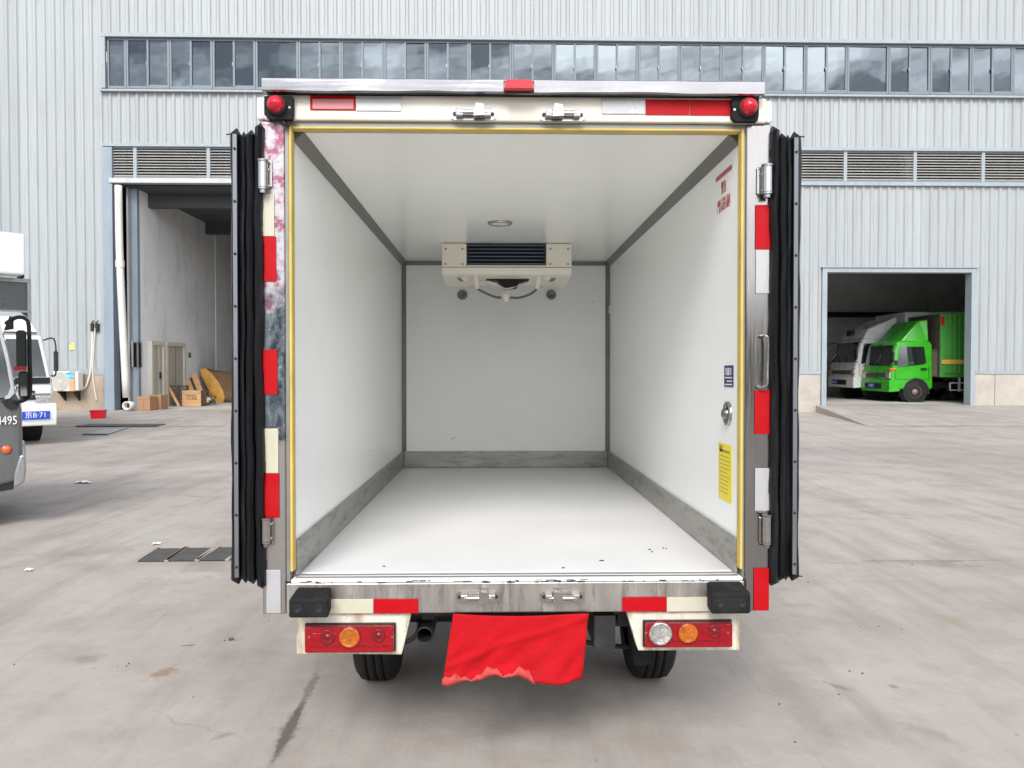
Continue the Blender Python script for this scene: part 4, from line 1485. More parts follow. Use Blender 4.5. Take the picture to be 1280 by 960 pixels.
MB().add([(x, .02, z) for x, z in sk] + [(x, GW - .02, z) for x, z in sk], [(0, 1, 2, 3), (7, 6, 5, 4), (0, 1, 5, 4), (1, 2, 6, 5), (2, 3, 7, 6), (3, 0, 4, 7)]).build('lower_skirt', M['dark'], grey)
for yy, sg in ((.012, -1), (GW - .012, 1)):
    wheel(grey, gl(-70, 600).x, yy, .28, .28, .17, sg)
    wheel(grey, gl(-70, 600).x - 1.9, yy, .28, .28, .17, sg)
def gv(px, py, y=-.14): return tuple(gl(px, py, y))
MB().tube([gv(8, 404, 0), gv(20, 397), gv(31, 398), gv(36, 408), gv(37, 450), gv(38, 480), gv(36, 495), gv(28, 501), gv(19, 502, 0)], .017).build('mirror_arm', M['rubber2'], grey)
MB().prism([(gl(12, 399).x, gl(12, 396).z), (gl(17, 399).x, gl(17, 397).z), (gl(17, 399).x, gl(17, 411).z), (gl(5, 399).x, gl(5, 413).z)], -.10, .06, 'y').build('mirror_foot', M['rubber2'], grey, bevel=.01)
c0, c1 = gl(20.5, 461, -.14), gl(33, 413, -.14)
mh = MB().box(c0.x, c1.x, -.20, -.10, c0.z, c1.z).build('mirror', M['rubber2'], grey, bevel=.025, seg=3)
MB().box(c0.x + .012, c1.x - .012, -.206, -.198, c0.z + .012, c1.z - .012).build('mirror_glass', M['mirror'], mh)
c0, c1 = gl(23, 497, -.14), gl(36, 464, -.14)
mh = MB().box(c0.x, c1.x, -.20, -.10, c0.z, c1.z).build('mirror', M['rubber2'], grey, bevel=.03, seg=3)
MB().box(c0.x + .015, c1.x - .015, -.206, -.198, c0.z + .015, c1.z - .015).build('mirror_glass', M['mirror'], mh)
c0, c1 = gl(17, 463, -.14), gl(33, 458, -.14)
MB().box(c0.x, c1.x, -.215, -.195, c0.z, c1.z).build('mirror_reflection', M['darkred'], grey)  # dark red bar stands in for a reflection across the mirrors
MB().box(-2.3, -.45, .1, GW - .1, .28, .36).build('chassis_rail', M['black'], grey)

# ------------------------------------------------------------------ the small refrigerated truck in front
Y0 = 2.55
TILT = R(.45)
truck = empty('refrigerated_truck', (0, Y0, 0), (-TILT, 0, 0), label='small white refrigerated box truck seen from behind with both rear doors swung open', cat='truck')
tT = Matrix.Translation((0, Y0, 0)) @ Matrix.Rotation(-TILT, 4, 'X')
tI = tT.inverted()
eT, rT = tI @ EYE, tI.to_3x3()


def tl(px, py, y=0.0):
    d = rT @ ray(px, py)
    return eT + d * ((y - eT.y) / d.y)


def tx(px, py=460, y=0.0): return tl(px, py, y).x
def tz(py, px=640, y=0.0): return tl(px, py, y).z


def side_hit(px, py, X):
    d = rT @ ray(px, py)
    return eT + d * ((X - eT.x) / d.x)


T = truck
xo0, xo1 = tx(327), tx(963)                 # outside of the posts
xi0, xi1 = tx(366.5, 460, .03), tx(925, 460, .03)  # inner liner faces
zc, zf = tz(164, 646, .03), tz(722)
zs0 = tz(765.5)
YBK = 3.03
xp0, xp1 = tx(356.5), tx(931.5)             # inner edge of posts
zh0 = tz(153.5)

# shell
MB().box(xi0 - .08, xi0, .062, YBK, zf - .09, zc + .07).build('side_panel', M['box'], T)
MB().box(xi1, xi1 + .08, .062, YBK, zf - .09, zc + .07).build('side_panel', M['box'], T)
MB().box(xi0, xi1, .062, YBK, zc, zc + .069).build('roof_panel', M['ceil'], T)
MB().box(xi0 - .08, xi1 + .08, YBK, YBK + .08, zf - .09, zc + .07).build('front_panel', M['box'], T)
MB().box(xi0, xi1, .085, YBK, zf - .08, zf).build('floor_panel', M['floor'], T)
# aluminium corner trims
def tri_trim(name, p, q, axis, a, b): return MB().prism([p, q[0], q[1]], a, b, axis).build(name, M['alu'], T)
c = .034
tri_trim('corner_trim', (xi0 + .0005, zc - .0005), ((xi0 + c, zc - .0005), (xi0 + .0005, zc - c)), 'y', .05, YBK - .001)
tri_trim('corner_trim', (xi1 - .0005, zc - .0005), ((xi1 - c, zc - .0005), (xi1 - .0005, zc - c)), 'y', .05, YBK - .001)
c = .030
tri_trim('corner_trim', (xi0 + .0005, YBK - .0005), ((xi0 + c, YBK - .0005), (xi0 + .0005, YBK - c)), 'z', zf, zc - .01)
tri_trim('corner_trim', (xi1 - .0005, YBK - .0005), ((xi1 - c, YBK - .0005), (xi1 - .0005, YBK - c)), 'z', zf, zc - .01)
c = .028
MB().prism([(YBK - .0005, zc - .0005), (YBK - c, zc - .0005), (YBK - .0005, zc - c)], xi0 + .03, xi1 - .03, 'x').build('corner_trim', M['alu'], T)
# kick plates
kh = .118
MB().box(xi0 + .001, xi0 + .012, .04, YBK - .013, zf + .001, zf + kh).build('kick_plate', M['kick'], T, bevel=.003)
MB().box(xi1 - .012, xi1 - .001, .04, YBK - .013, zf + .001, zf + kh).build('kick_plate', M['kick'], T, bevel=.003)
MB().box(xi0 + .001, xi1 - .001, YBK - .012, YBK - .001, zf + .001, zf + kh).build('kick_plate', M['kick'], T, bevel=.003)
rm = MB().lathe((0, 0, 0), (1, 0, 0), [(0, .006), (.003, .005), (.004, .001)], 8).mesh('rivet', M['kick'])

# rear frame
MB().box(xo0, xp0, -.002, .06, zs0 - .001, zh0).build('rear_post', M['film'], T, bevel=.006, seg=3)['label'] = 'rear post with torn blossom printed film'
MB().box(xp1, xo1, -.002, .06, zs0 - .001, zh0 + .0).build('rear_post', M['steel'], T, bevel=.006, seg=3)
for (a_, b_) in ((xp0, tx(361)), (tx(929.3), xp1)):
    MB().box(a_ + .0005, b_, .006, .06, zf - .01, tz(157)).build('inner_frame', M['alu'], T)
MB().box(xp0 + .0005, xp1 - .0005, .004, .06, tz(159.7), zh0 - .001).build('inner_frame', M['alu'], T)
# header: cream face, corner caps, drip rail
zg = tz(122)
MB().box(tx(331, 135), tx(957, 135), -.012, .058, zh0 + .001, zg).build('header', M['cream'], T, bevel=.006)
MB().box(tx(320, 135), tx(330.5, 135), .0, .5, zh0 + .005, zg - .002).build('corner_cap', M['truckwhite'], T, bevel=.01)
MB().box(tx(957.5, 135), tx(966, 135), .0, .5, zh0 + .005, zg - .002).build('corner_cap', M['truckwhite'], T, bevel=.01)
yr = -.055
zr1, zr0 = tz(98.5, 640, yr), tz(116.5, 640, yr)
m = MB()
ns = 40
xa, xb_ = tx(327, 105, yr), tx(956, 105, yr)
vs, fs = [], []
for i in range(ns + 1):
    t = i / ns
    x = xa + (xb_ - xa) * t
    w1 = .0012 * math.sin(t * 23) + .0008 * math.sin(t * 51 + 1)
    w2 = .0014 * math.sin(t * 17 + 2) + .0009 * math.sin(t * 43)
    for (y, z) in ((.06, zg + .004), (-.016, zg + .002), (-.016, zg + .010), (yr + .006, zr0 + w2), (yr + w1, zr0 + .005 + w2), (yr + w1 * .6, zr1 - .004), (yr + .006, zr1), (.06, zr1 + .012)):
        vs.append((x, y, z))
for i in range(ns):
    for k in range(8):
        fs.append((i * 8 + k, i * 8 + (k + 1) % 8, (i + 1) * 8 + (k + 1) % 8, (i + 1) * 8 + k))
fs += [tuple(range(8)), tuple(ns * 8 + k for k in range(8))]
m.add(vs, fs)
m.build('drip_rail', M['bright'], T)
MB().box(xi0 - .1, xi1 + .1, .0605, YBK + .08, zc + .0702, zc + .078).build('roof_skin', M['truckwhite'], T)

# yellow seal round the opening
s_ = .0115
MB().box(tx(362), tx(365.8), -.004, .035, tz(713), tz(159.8)).build('yellow_seal', M['yellow'], T, bevel=.003)
MB().box(tx(925.3), tx(928.8), -.004, .035, tz(713), tz(159.8)).build('yellow_seal', M['yellow'], T, bevel=.003)
MB().box(tx(366.2), tx(924.8), -.003, .035, tz(162.8), tz(160.0)).build('yellow_seal', M['yellow'], T, bevel=.003)

# threshold and sill
m = MB().box(xi0 - .002, xi1 + .002, -.004, .084, tz(727.5) + .001, zf - .002)
m.build('threshold', M['box'], T, bevel=.004)
for y_ in (.012, .045):
    MB().box(xi0 + .01, xi1 - .01, y_, y_ + .005, zf - .003, zf + .003).build('threshold_ridge', M['steel'], T)
m = MB()
for k in range(46):                         # chipped paint and grime along the lip
    x = random.uniform(xi0 + .01, xi1 - .05)
    if random.random() < .45: x = tx(random.gauss(650, 40), 725)
    ln = random.uniform(.005, .03)
    z = random.choice((tz(726.6), tz(725.4), tz(724.4)))
    m.box(x, x + ln, -.0055 - random.random() * .0006, -.0035, z - random.uniform(.001, .003), z + .001)
m.build('paint_chips', M['black'], T)
MB().box(xp0 + .001, xp1 - .001, -.003, .06, zs0, tz(727.5)).build('sill', M['sill'], T, bevel=.004)

# reflective strips
def tape(x0, x1, y0, y1, mat, y=-.004, lean=0, th=.0022):
    a_, b_ = tl(x0, (y0 + y1) / 2), tl(x1, (y0 + y1) / 2)
    z1, z0 = tl((x0 + x1) / 2, y0).z, tl((x0 + x1) / 2, y1).z
    return MB().box(a_.x, b_.x, y - th, y, z0, z1).build('reflective_strip', M[mat], T, bevel=.0008)


for a in ((326.5, 343.5, 243, 295.5, 'whitetape'), (327, 345.5, 296, 352, 'redtape'), (328.5, 347, 437, 493, 'redtape'), (330, 348.5, 535.5, 591, 'whitetape'),
          (331, 349.5, 591.5, 647, 'redtape'), (333.5, 351.5, 712, 766, 'silvertape'),
          (943.5, 961.8, 256.5, 312, 'redtape'), (944, 960.8, 312.5, 367, 'silvertape'), (942.5, 961.3, 487.5, 542.5, 'redtape'), (943, 960.8, 585, 638, 'silvertape'),
          (941.5, 960.5, 709.5, 762.5, 'redtape')):
    tape(*a)
for a in ((389, 445.5, 121.6, 139.5, 'redtape'), (392, 443, 126, 138.2, 'glaretape'), (446, 502, 122.2, 140.5, 'silvertape'), (751.5, 805.5, 126, 144.3, 'silvertape'), (806, 860.5, 126.5, 145.5, 'redtape'), (861, 915.5, 127, 146, 'redtape')):
    tape(*a, y=-.0135 if a[4] != 'glaretape' else -.0158, th=.0022 if a[4] != 'glaretape' else .0006)
for a in ((411.5, 467, 748, 766, 'whitetape'), (467.5, 523, 748, 766, 'redtape'), (777.5, 832.5, 745.5, 763.5, 'redtape'), (833, 888, 745.5, 763.5, 'whitetape')):
    tape(*a, y=-.0055)

# cam-lock keepers
def keeper(cx, cy, flip, y=-.012):
    k = MB()
    p = tl(cx, cy, y)
    wd = .073
    z = p.z
    base = MB().prism([(p.x - wd, z - .014), (p.x - wd + .012, z - .02), (p.x + wd - .012, z - .02), (p.x + wd, z - .012), (p.x + wd, z + .010), (p.x + wd - .014, z + .018), (p.x - wd + .014, z + .018), (p.x - wd, z + .01)],
                      y - .006, y, 'y').build('latch_keeper', M['chrome'], T, bevel=.003)
    b = MB()
    b.cyl((p.x - .045, y - .022, z), (p.x + .045, y - .022, z), .009, n=12)
    for s_ in (-1, 1):
        b.box(p.x + s_ * .045 - .012, p.x + s_ * .045 + .012, y - .030, y - .005, z - .012, z + .012)
    b.build('keeper_bar', M['chrome'], base, bevel=.003)
    f = .018 * flip
    MB().prism([(p.x + f - .018, z - .016), (p.x + f + .020, z - .014), (p.x + f + .016, z + .022), (p.x + f - .010, z + .026)], y - .042, y - .012, 'y').build('keeper_hood', M['chrome'], base, bevel=.006, seg=3)
    for s_ in (-1, 1):
        MB().cyl((p.x + s_ * .061, y - .0065, z), (p.x + s_ * .061, y - .0085, z), .0065, n=12).build('screw', M['black'], base)


keeper(592, 143.5, 1)
keeper(703, 144.5, -1)
keeper(597.5, 745.5, 1, -.004)
keeper(702.5, 745.5, -1, -.004)

# marker lights
def corner_marker(px, py, b, screw):
    x0, x1, y0, y1 = b
    a_, c_ = tl(x0, y1, -.03), tl(x1, y0, -.03)
    ba = MB().prism([(a_.x + .012, a_.z), (c_.x - .004, a_.z), (c_.x, a_.z + .02), (c_.x, c_.z), (a_.x, c_.z), (a_.x, a_.z + .015)], -.035, -.013, 'y').build('marker_light', M['rubber2'], T, bevel=.004)
    p = tl(px, py, -.05)
    MB().lathe((p.x, -.036, p.z), (0, -1, 0), [(0, .027), (.016, .027), (.030, .022), (.038, .012), (.041, .0005)], 28).build('lens', M['reddome'], ba)
    MB().lathe((p.x, -.035, p.z), (0, -1, 0), [(0, .032), (.012, .031), (.013, .026)], 28).build('lens_rim', M['black'], ba)
    MB().cyl((tx(screw, py + 3, -.035), -.035, p.z - .006), (tx(screw, py + 3, -.035), -.0375, p.z - .006), .004, n=10).build('screw', M['chrome'], ba)


corner_marker(344.5, 130, (331, 366.5, 121, 149.5), 362)
corner_marker(936.5, 133, (914.5, 948, 123.5, 152), 918)
tb = tl(357, 152, -.03)
MB().tube([tl(352, 149, -.02), tl(356, 155, -.025), tl(360, 158, -.01)], .006, 6).build('marker_cable', M['black'], T)
p, q = tl(629.5, 113.5, -.075), tl(668, 98.5, -.075)
ba = MB().box(p.x, q.x, -.058, -.05, p.z, q.z).build('roof_light', M['black'], T)
MB().prism([(p.x, p.z + .004), (q.x, p.z + .004), (q.x - .001, q.z - .004), (q.x - .008, q.z + .001), (p.x + .008, q.z + .001), (p.x + .001, q.z - .004)], -.058, -.085, 'y',
           inset=[(p.x + .004, p.z + .006), (q.x - .004, p.z + .006), (q.x - .006, q.z - .010), (q.x - .012, q.z - .006), (p.x + .012, q.z - .006), (p.x + .006, q.z - .010)]).build('lens', M['reddome'], ba, bevel=.008, seg=4)

# hinges
def hinge(side, px0, px1, y0, y1, lx0, lx1):
    a_, b_ = tl(px0, y1, -.03), tl(px1, y0, -.03)
    l0, l1 = tx(lx0, (y0 + y1) / 2), tx(lx1, (y0 + y1) / 2)
    h = MB().box(min(l0, l1), max(l0, l1), -.010, -.0025, tz(y1 - 3) + .004, tz(y0 + 3)).build('hinge', M['chrome'], T, bevel=.003)
    cx, r_ = (a_.x + b_.x) / 2, abs(b_.x - a_.x) / 2
    m = MB()
    z0, z1 = a_.z, b_.z
    m.cyl((cx, -.026, z0 + .012), (cx, -.026, z1 - .006), r_, n=18)
    m.build('hinge_barrel', M['chrome'], h)
    MB().cyl((cx, -.026, z0), (cx, -.026, z0 + .011), r_ * .72, n=14).build('hinge_pin', M['bright'], h)
    MB().cyl((cx, -.026, z1 - .005), (cx, -.026, z1 + .002), r_ * 1.15, n=14).build('hinge_cap', M['bright'], h)
    MB().cyl((cx, -.026, z0 + .016), (cx, -.026, z0 + .020), r_ * 1.06, n=18).build('hinge_ring', M['bright'], h)
    for k in (.25, .75):
        zz = z0 + (z1 - z0) * k
        xx = (l0 * .4 + l1 * .6)
        MB().lathe((xx, -.010, zz), (0, -1, 0), [(0, .007), (.004, .006), (.005, .001)], 10).build('screw', M['chrome'], h)


hinge(0, 322, 334, 200, 241, 330, 341)
hinge(0, 327, 337.5, 648, 684, 333, 343)
hinge(1, 953, 966, 206, 247, 945, 957)
hinge(1, 953.5, 964.5, 644, 685, 948, 957)
# slim pull rod beside the right post
MB().tube([tl(950, 421, -.006), tl(957, 420, -.03), tl(960, 426, -.03), tl(959.5, 460, -.03), tl(958, 482, -.03), tl(946, 484, -.006)], .0048, 8).build('door_hold_rod', M['chrome'], T)

# opened doors folded along the sides
def door(side):
    sgn = -1 if side == 0 else 1
    zt_, zb_ = tz(166), tz(722)
    if side == 0: cols = dict(outer=287, strip=(292, 297), fold=(298, 306), mid=(305, 318), lip=(316, 330.5))
    else: cols = dict(outer=1002, strip=(991.8, 996.8), fold=(984, 991.5), mid=(974, 986), lip=(962.5, 976))
    xo = tx(cols['outer'], 450, -.02)
    xin = tx(cols['lip'][1] if side == 0 else cols['lip'][0], 450, .02)
    d0, d1 = sorted((xo + sgn * -.012, xin - sgn * -.01))
    e = MB().box(min(xo, xin) + .012, max(xo, xin) - .014, .02, .86, zb_ + .02, zt_ - .02).build('rear_door', M['truckwhite'], T, bevel=.008)
    def X(px): return tx(px, 450, -.02)

    def lip(a_, b_, depth, top, bot, mid=.5, rag=0, n=26):
        # a rubber fin: pointed cross-section, its ends cut to a point
        xa, xb = sorted((X(a_), X(b_)))
        vs, fs = [], []
        for i in range(n + 1):
            t = i / n
            z = bot + (top - bot) * t
            j = rag * (random.random() - .5) if 0 < i < n else 0
            wv = .0017 * math.sin(t * 19 + a_) + .0016 * math.sin(t * 41 + a_ * 1.7) + .0022 * math.sin(t * 5 + a_)
            xm = xa + (xb - xa) * mid + wv
            sh = .0
            vs += [(xa + (j if side == 1 else 0) + wv, .018, z), (xa * .65 + xm * .35 + wv * .5, -depth * .62, z + .0), (xm, -depth, z), (xb * .65 + xm * .35 + wv * .5, -depth * .62, z), (xb + (j if side == 0 else 0) + wv, .018, z)]
        for i in range(n):
            for k in range(4):
                fs.append((i * 5 + k, i * 5 + k + 1, (i + 1) * 5 + k + 1, (i + 1) * 5 + k))
            fs.append((i * 5 + 4, i * 5, (i + 1) * 5, (i + 1) * 5 + 4))
        b_i = len(vs)
        tip = (xa * .45 + xb * .55 if side == 0 else xa * .55 + xb * .45)
        vs.append((tip, .010, top + .024))
        vs.append((tip, .010, bot - .020))
        for k in range(5):
            fs.append((n * 5 + k, n * 5 + (k + 1) % 5, b_i))
            fs.append((k, (k + 1) % 5, b_i + 1))
        return MB().add(vs, fs, False).build('gasket_lip', M['rubber'], e)

    o_ = cols['outer']
    lip(o_, o_ + (12 if side == 0 else -12), .017, tz(170), tz(722), .22 if side == 0 else .78)
    lip(*cols['fold'], .012, tz(174), tz(721), .5)
    lip(*cols['mid'], .026, tz(172), tz(722), .55)
    lip(*cols['lip'], .034, tz(163), tz(728), .6 if side == 0 else .4, .006, 60)
    # ragged lower corner
    a_, b_ = sorted((X(cols['strip'][0]), X(cols['strip'][1])))
    MB().box(a_, b_, -.0205, -.014, tz(718), tz(172)).build('retaining_strip', M['strip'], e)
    rv = MB().lathe((0, 0, 0), (0, -1, 0), [(0, .0045), (.003, .004), (.0042, .0006)], 10).mesh('rivet', M['black'])
    for k in range(9):
        inst('rivet', rv, e, ((a_ + b_) / 2, -.021, tz(190) + (tz(705) - tz(190)) * k / 8))
    # stray screw sticking out at the outer edge
    for py in ((167,) if side == 0 else (165.5, 718)):
        xx = X(cols['outer'])
        MB().cyl((xx - sgn * .01, -.004, tz(py + 3)), (xx + sgn * .012, -.006, tz(py + 4)), .0022, n=6).build('screw', M['black'], e)


door(0)
door(1)

# dock bumpers
def dock_bumper(x0, x1, y0, y1, yt):
    d_ = .085
    a_, b_ = tl(x0, y1, -d_), tl(x1, y0, -d_)
    tp = tz(yt, (x0 + x1) / 2, -.004)
    xi_ = .008
    m = MB()
    pts_f = [(a_.x, a_.z), (b_.x, a_.z), (b_.x, b_.z), (a_.x, b_.z)]
    pts_b = [(a_.x + xi_, a_.z + .0), (b_.x - xi_, a_.z + .0), (b_.x - xi_, b_.z + .018), (a_.x + xi_, b_.z + .018)]
    vs = [(x, -d_, z) for x, z in pts_f] + [(x, -.0035, z) for x, z in pts_b]
    m.add(vs, [(0, 1, 2, 3), (7, 6, 5, 4), (0, 4, 5, 1), (1, 5, 6, 2), (2, 6, 7, 3), (3, 7, 4, 0)])
    r_ = m.build('dock_bumper', M['rubber2'], T, bevel=.008, seg=3)
    for t in (.23, .77):
        x = a_.x + (b_.x - a_.x) * t
        z = (a_.z + b_.z) / 2
        MB().lathe((x, -d_ - .0005, z), (0, 1, 0), [(0, .014), (-.0025, .0125), (-.0012, .0105), (.0, .0001)], 18).build('bolt_hole', M['dark'], r_)
    MB().lathe(((a_.x + b_.x) / 2 - .004, -.03, b_.z + .007), (0, 0, 1), [(0, .012), (.006, .01), (.007, .001)], 12).build('bolt_boss', M['rubber2'], r_)


dock_bumper(360.5, 410.5, 749, 773, 735)
dock_bumper(889, 939, 741, 768, 733)

# tail lamp panels
def tail(poly, box_, circles, rusty):
    y = .006
    pts = [tl(px, py, y) for px, py in poly]
    b_ = MB().prism([(p.x, p.z) for p in pts], y, y + .05, 'y').build('tail_panel', M['creamdirty'], T, bevel=.004)
    a_, c_ = tl(box_[0], box_[3], y), tl(box_[1], box_[2], y)
    lm = MB().box(a_.x - .004, c_.x + .004, y - .010, y - .0005, a_.z - .004, c_.z + .004).build('tail_lamp', M['black'], T, bevel=.003)
    MB().box(a_.x, c_.x, y - .032, y - .0105, a_.z, c_.z).build('red_lens', M['redlens'], lm, bevel=.006, seg=3)
    for (cx, cy, rr, mt, nm) in circles:
        p = tl(cx, cy, y - .03)
        r_ = rr / F * (Y0 - .02)
        MB().lathe((p.x, y - .0322, p.z), (0, -1, 0), [(0, r_), (.003, r_ * .98), (.0045, r_ * .80), (.0030, r_ * .76), (.0050, r_ * .60), (.0038, r_ * .52), (.0058, r_ * .3), (.006, .0005)], 30).build(nm, M[mt], lm)
        MB().lathe((p.x, y - .0322, p.z), (0, -1, 0), [(0, r_ * 1.10), (.004, r_ * 1.08), (.004, r_ * .99)], 30).build('lens_ring', M['redlens'], lm)
    # moulded outlines on the red lens
    g = MB()
    for (x0, x1) in ((box_[0] + 6, circles[-1][0] - circles[-1][2] - 4) if len(circles) == 1 else (box_[1] - 34, box_[1] - 8),) :
        p, q = tl(x0, box_[3] - 12, y - .03), tl(x1, box_[2] + 12, y - .03)
        g.box(p.x, q.x, y - .0345, y - .0315, p.z, q.z)
    g.build('lens_boss', M['redlens'], lm, bevel=.002)
    fr_ = MB()
    for (xa, xb2, ya, yb2) in ((box_[0] + 5, box_[1] - 5, box_[2] + 4, box_[2] + 6), (box_[0] + 5, box_[1] - 5, box_[3] - 6, box_[3] - 4)):
        p, q = tl(xa, yb2, y - .03), tl(xb2, ya, y - .03)
        fr_.box(p.x, q.x, y - .0338, y - .0318, p.z, q.z)
    fr_.build('lens_frame', M['darkred'], lm)
    for (cx, rr) in (((box_[0] + 26), 9), ((box_[1] - 20), 8)) if len(circles) == 1 else ((box_[1] - 20, 8),):
        p = tl(cx, (box_[2] + box_[3]) / 2 + (0 if cx < 460 else -2), y - .03)
        r2_ = rr / F * Y0
        MB().lathe((p.x, y - .0345, p.z), (0, -1, 0), [(0, r2_), (.003, r2_ * .96), (.001, r2_ * .8), (.001, r2_ * .3), (.004, r2_ * .2), (.004, .0005)], 20).build('reflector_ring', M['darkred'], lm)
    for xx in (box_[0] + 3, box_[1] - 3):
        p = tl(xx, (box_[2] + box_[3]) / 2, y - .03)
        MB().cyl((p.x, y - .032, p.z), (p.x, y - .034, p.z), .0035, n=8).build('screw', M['chrome'], lm)


tail([(370, 766.5), (514, 766.5), (502, 818), (371, 817)], (383.5, 493.5, 779, 812.5), [(437, 796.5, 13, 'amber', 'amber_lens')], 1)
tail([(783, 764.5), (925.5, 764.5), (924.5, 812.5), (798, 813)], (804.5, 912.5, 775, 806), [(825.5, 792, 15, 'clear', 'clear_lens'), (860, 791.5, 12.5, 'amber', 'amber_lens')], 1)

# interior fittings: evaporator
ye = 2.22
def ex(px, py=330): return tl(px, py, ye).x
def ez(py): return tl(634, py, ye).z
zt_ = zc - .002
z1_, z2_ = ez(338), tl(634, 357, ye + .35).z
ev = MB()
pl = [(ye + .004, zt_), (ye, ez(334)), (ye + .02, ez(343)), (ye + .36, z2_), (ye + .56, z2_ + .01), (ye + .56, zt_)]
# body built as three blocks round the central grille mouth
x0, x1, xa, xb_ = ex(552.5), ex(714.5), ex(583), ex(683)
ev.prism(pl, x0, xa, 'x', inset=None)
ev.prism(pl, xb_, x1, 'x')
zl = ez(331)
ev.prism([(ye, zl), (ye, ez(334)), (ye + .02, ez(343)), (ye + .36, z2_), (ye + .36, z2_ + .03), (ye + .1, zl)], xa + .0005, xb_ - .0005, 'x')
evo = ev.build('evaporator', M['evap'], T, bevel=.012, seg=3)
MB().box(xa + .001, xb_ - .001, ye + .12, ye + .30, zl + .002, zt_ - .001).build('evaporator_coil', M['evapfin'], evo)
for k in range(6):
    z = zl + (zt_ - zl) * (k + .5) / 6
    MB().prism([(ye + .01, z - .006), (ye + .01, z - .001), (ye + .07, z + .008), (ye + .07, z + .004)], xa + .002, xb_ - .002, 'x').build('slat', M['finedge'], evo)
for s_ in (0, 1):
    px = 581 if s_ == 0 else 684
    # fan motor bosses and feet under the front edge
    p = tl(px, 347, ye + .12)
    MB().cyl((p.x, p.y - .03, p.z), (p.x, p.y + .05, p.z), .022, n=14).build('drain_boss', M['evap'], evo)
    q = tl(594 if s_ == 0 else 674, 342, ye + .05)
    q2 = tl(597 if s_ == 0 else 671, 361, ye + .07)
    MB().cyl(q, q2, .017, .012, n=12).build('hose_spigot', M['evap'], evo)
for px, py in ((557, 311), (578, 311), (557, 330), (578, 330), (688, 311), (710, 311), (688, 330), (710, 330)):
    q = tl(px, py, ye)
    MB().lathe((q.x, ye - .0005, q.z), (0, -1, 0), [(0, .006), (.003, .005), (.0035, .0006)], 10).build('screw', M['alu'], evo)
MB().box(x0 + .002, x1 - .002, ye - .0012, ye + .004, ez(334.6), ez(333.8)).build('panel_seam', M['alu'], evo)
for px in (578, 689):
    q = tl(px, 346, ye + .12)
    MB().lathe((q.x, ye + .11, q.z), (0, -.8, -.6), [(0, .034), (.006, .032), (.004, .024), (.004, .001)], 20).build('knockout_disc', M['alu'], evo)
mo = [tl(a, b, ye + .20) for a, b in ((605, 346), (664, 346), (660, 352), (650, 353), (646, 359), (632, 361), (626, 358), (622, 352), (608, 351))]
MB().prism([(p.x, p.z) for p in mo], ye + .14, ye + .30, 'y').build('fan_mouth', M['dark'], evo)
MB().tube([tl(597, 361, ye + .07), tl(606, 366, ye + .1), tl(618, 371, ye + .12), tl(626, 372, ye + .14)], .008).build('hose', M['greyhose'], evo)
MB().tube([tl(671, 361, ye + .07), tl(664, 367, ye + .1), tl(650, 372, ye + .12), tl(638, 372, ye + .14)], .008).build('hose', M['greyhose'], evo)
MB().tube([tl(598, 354, ye + .2), tl(610, 352, ye + .16), tl(622, 356, ye + .16), tl(632, 361, ye + .16), tl(644, 358, ye + .16), tl(660, 352, ye + .2)], .006).build('wire_loom', M['evap'], evo)
p = tl(632, 373, ye + .14)
MB().cyl((p.x, p.y, p.z + .026), (p.x, p.y, p.z - .022), .024, .018, n=14).build('drain_tee', M['evap'], evo)
for px in (578, 689):
    p = tl(px, 368.5, YBK)
    MB().lathe((p.x, YBK - .0005, p.z), (0, -1, 0), [(0, .036), (.012, .034), (.018, .026), (.018, .018), (.008, .014), (.008, .001)], 22).build('cable_gland', M['alu'], T)
p = tl(763, 387, YBK - .03)
MB().box(p.x - .012, p.x + .004, YBK - .05, YBK - .03, p.z - .03, p.z + .03).build('sensor_clip', M['white'], T, bevel=.004)
# dome lamp
d = rT @ ray(625, 278)
q = eT + d * ((zc - eT.z) / d.z)
lm = MB().lathe((q.x, q.y, zc - .0005), (0, 0, -1), [(0, .066), (.006, .065), (.012, .056), (.010, .048)], 32).build('ceiling_lamp', M['chrome'], T)
MB().lathe((q.x, q.y, zc - .001), (0, 0, -1), [(.009, .049), (.012, .03), (.013, .001)], 32).build('lamp_diffuser', M['glasslamp'], lm)
# stickers and pull on the right wall
XW = xi1


def wall_plate(name, pxa, pya, pxb, pyb, mat, slant=0):
    a_, b_ = side_hit(pxa, pya, XW), side_hit(pxb, pyb, XW)
    y0, y1 = sorted((a_.y, b_.y))
    z0, z1 = sorted((a_.z, b_.z))
    o = MB().box(XW - .0022, XW - .0006, y0, y1, z0, z1).build(name, M[mat], T)
    return o, y0, y1, z0, z1


o, y0, y1, z0, z1 = wall_plate('blue_label', 906, 457, 917, 484, 'labelblue')
text('label_lettering', '冷藏车', .030, M['white'], o, TM((XW - .0028, (y0 + y1) / 2, z1 - .024), FACE_LEFT), ext=.0003, sx=(y1 - y0) / .12)
m = MB()
for k in range(3):
    m.box(XW - .0030, XW - .0023, y0 + .01, y1 - .012 - .02 * (k == 1), z1 - .045 - .012 * k, z1 - .041 - .012 * k)
m.build('label_lines', M['white'], o)
a_, b_ = side_hit(899, 553, XW), side_hit(915, 628, XW)
y1, y0 = a_.y, b_.y
z1, z0 = side_hit(907, 555, XW).z, side_hit(907, 626, XW).z
o = MB().box(XW - .0022, XW - .0006, y0, y1, z0, z1).build('yellow_label', M['labelyellow'], T)
m = MB()
m.box(XW - .0031, XW - .0023, y0 + .02, y1 - .02, z1 - .030, z1 - .022)
m.box(XW - .0031, XW - .0023, y1 - .05, y1 - .012, z1 - .032, z1 - .008)
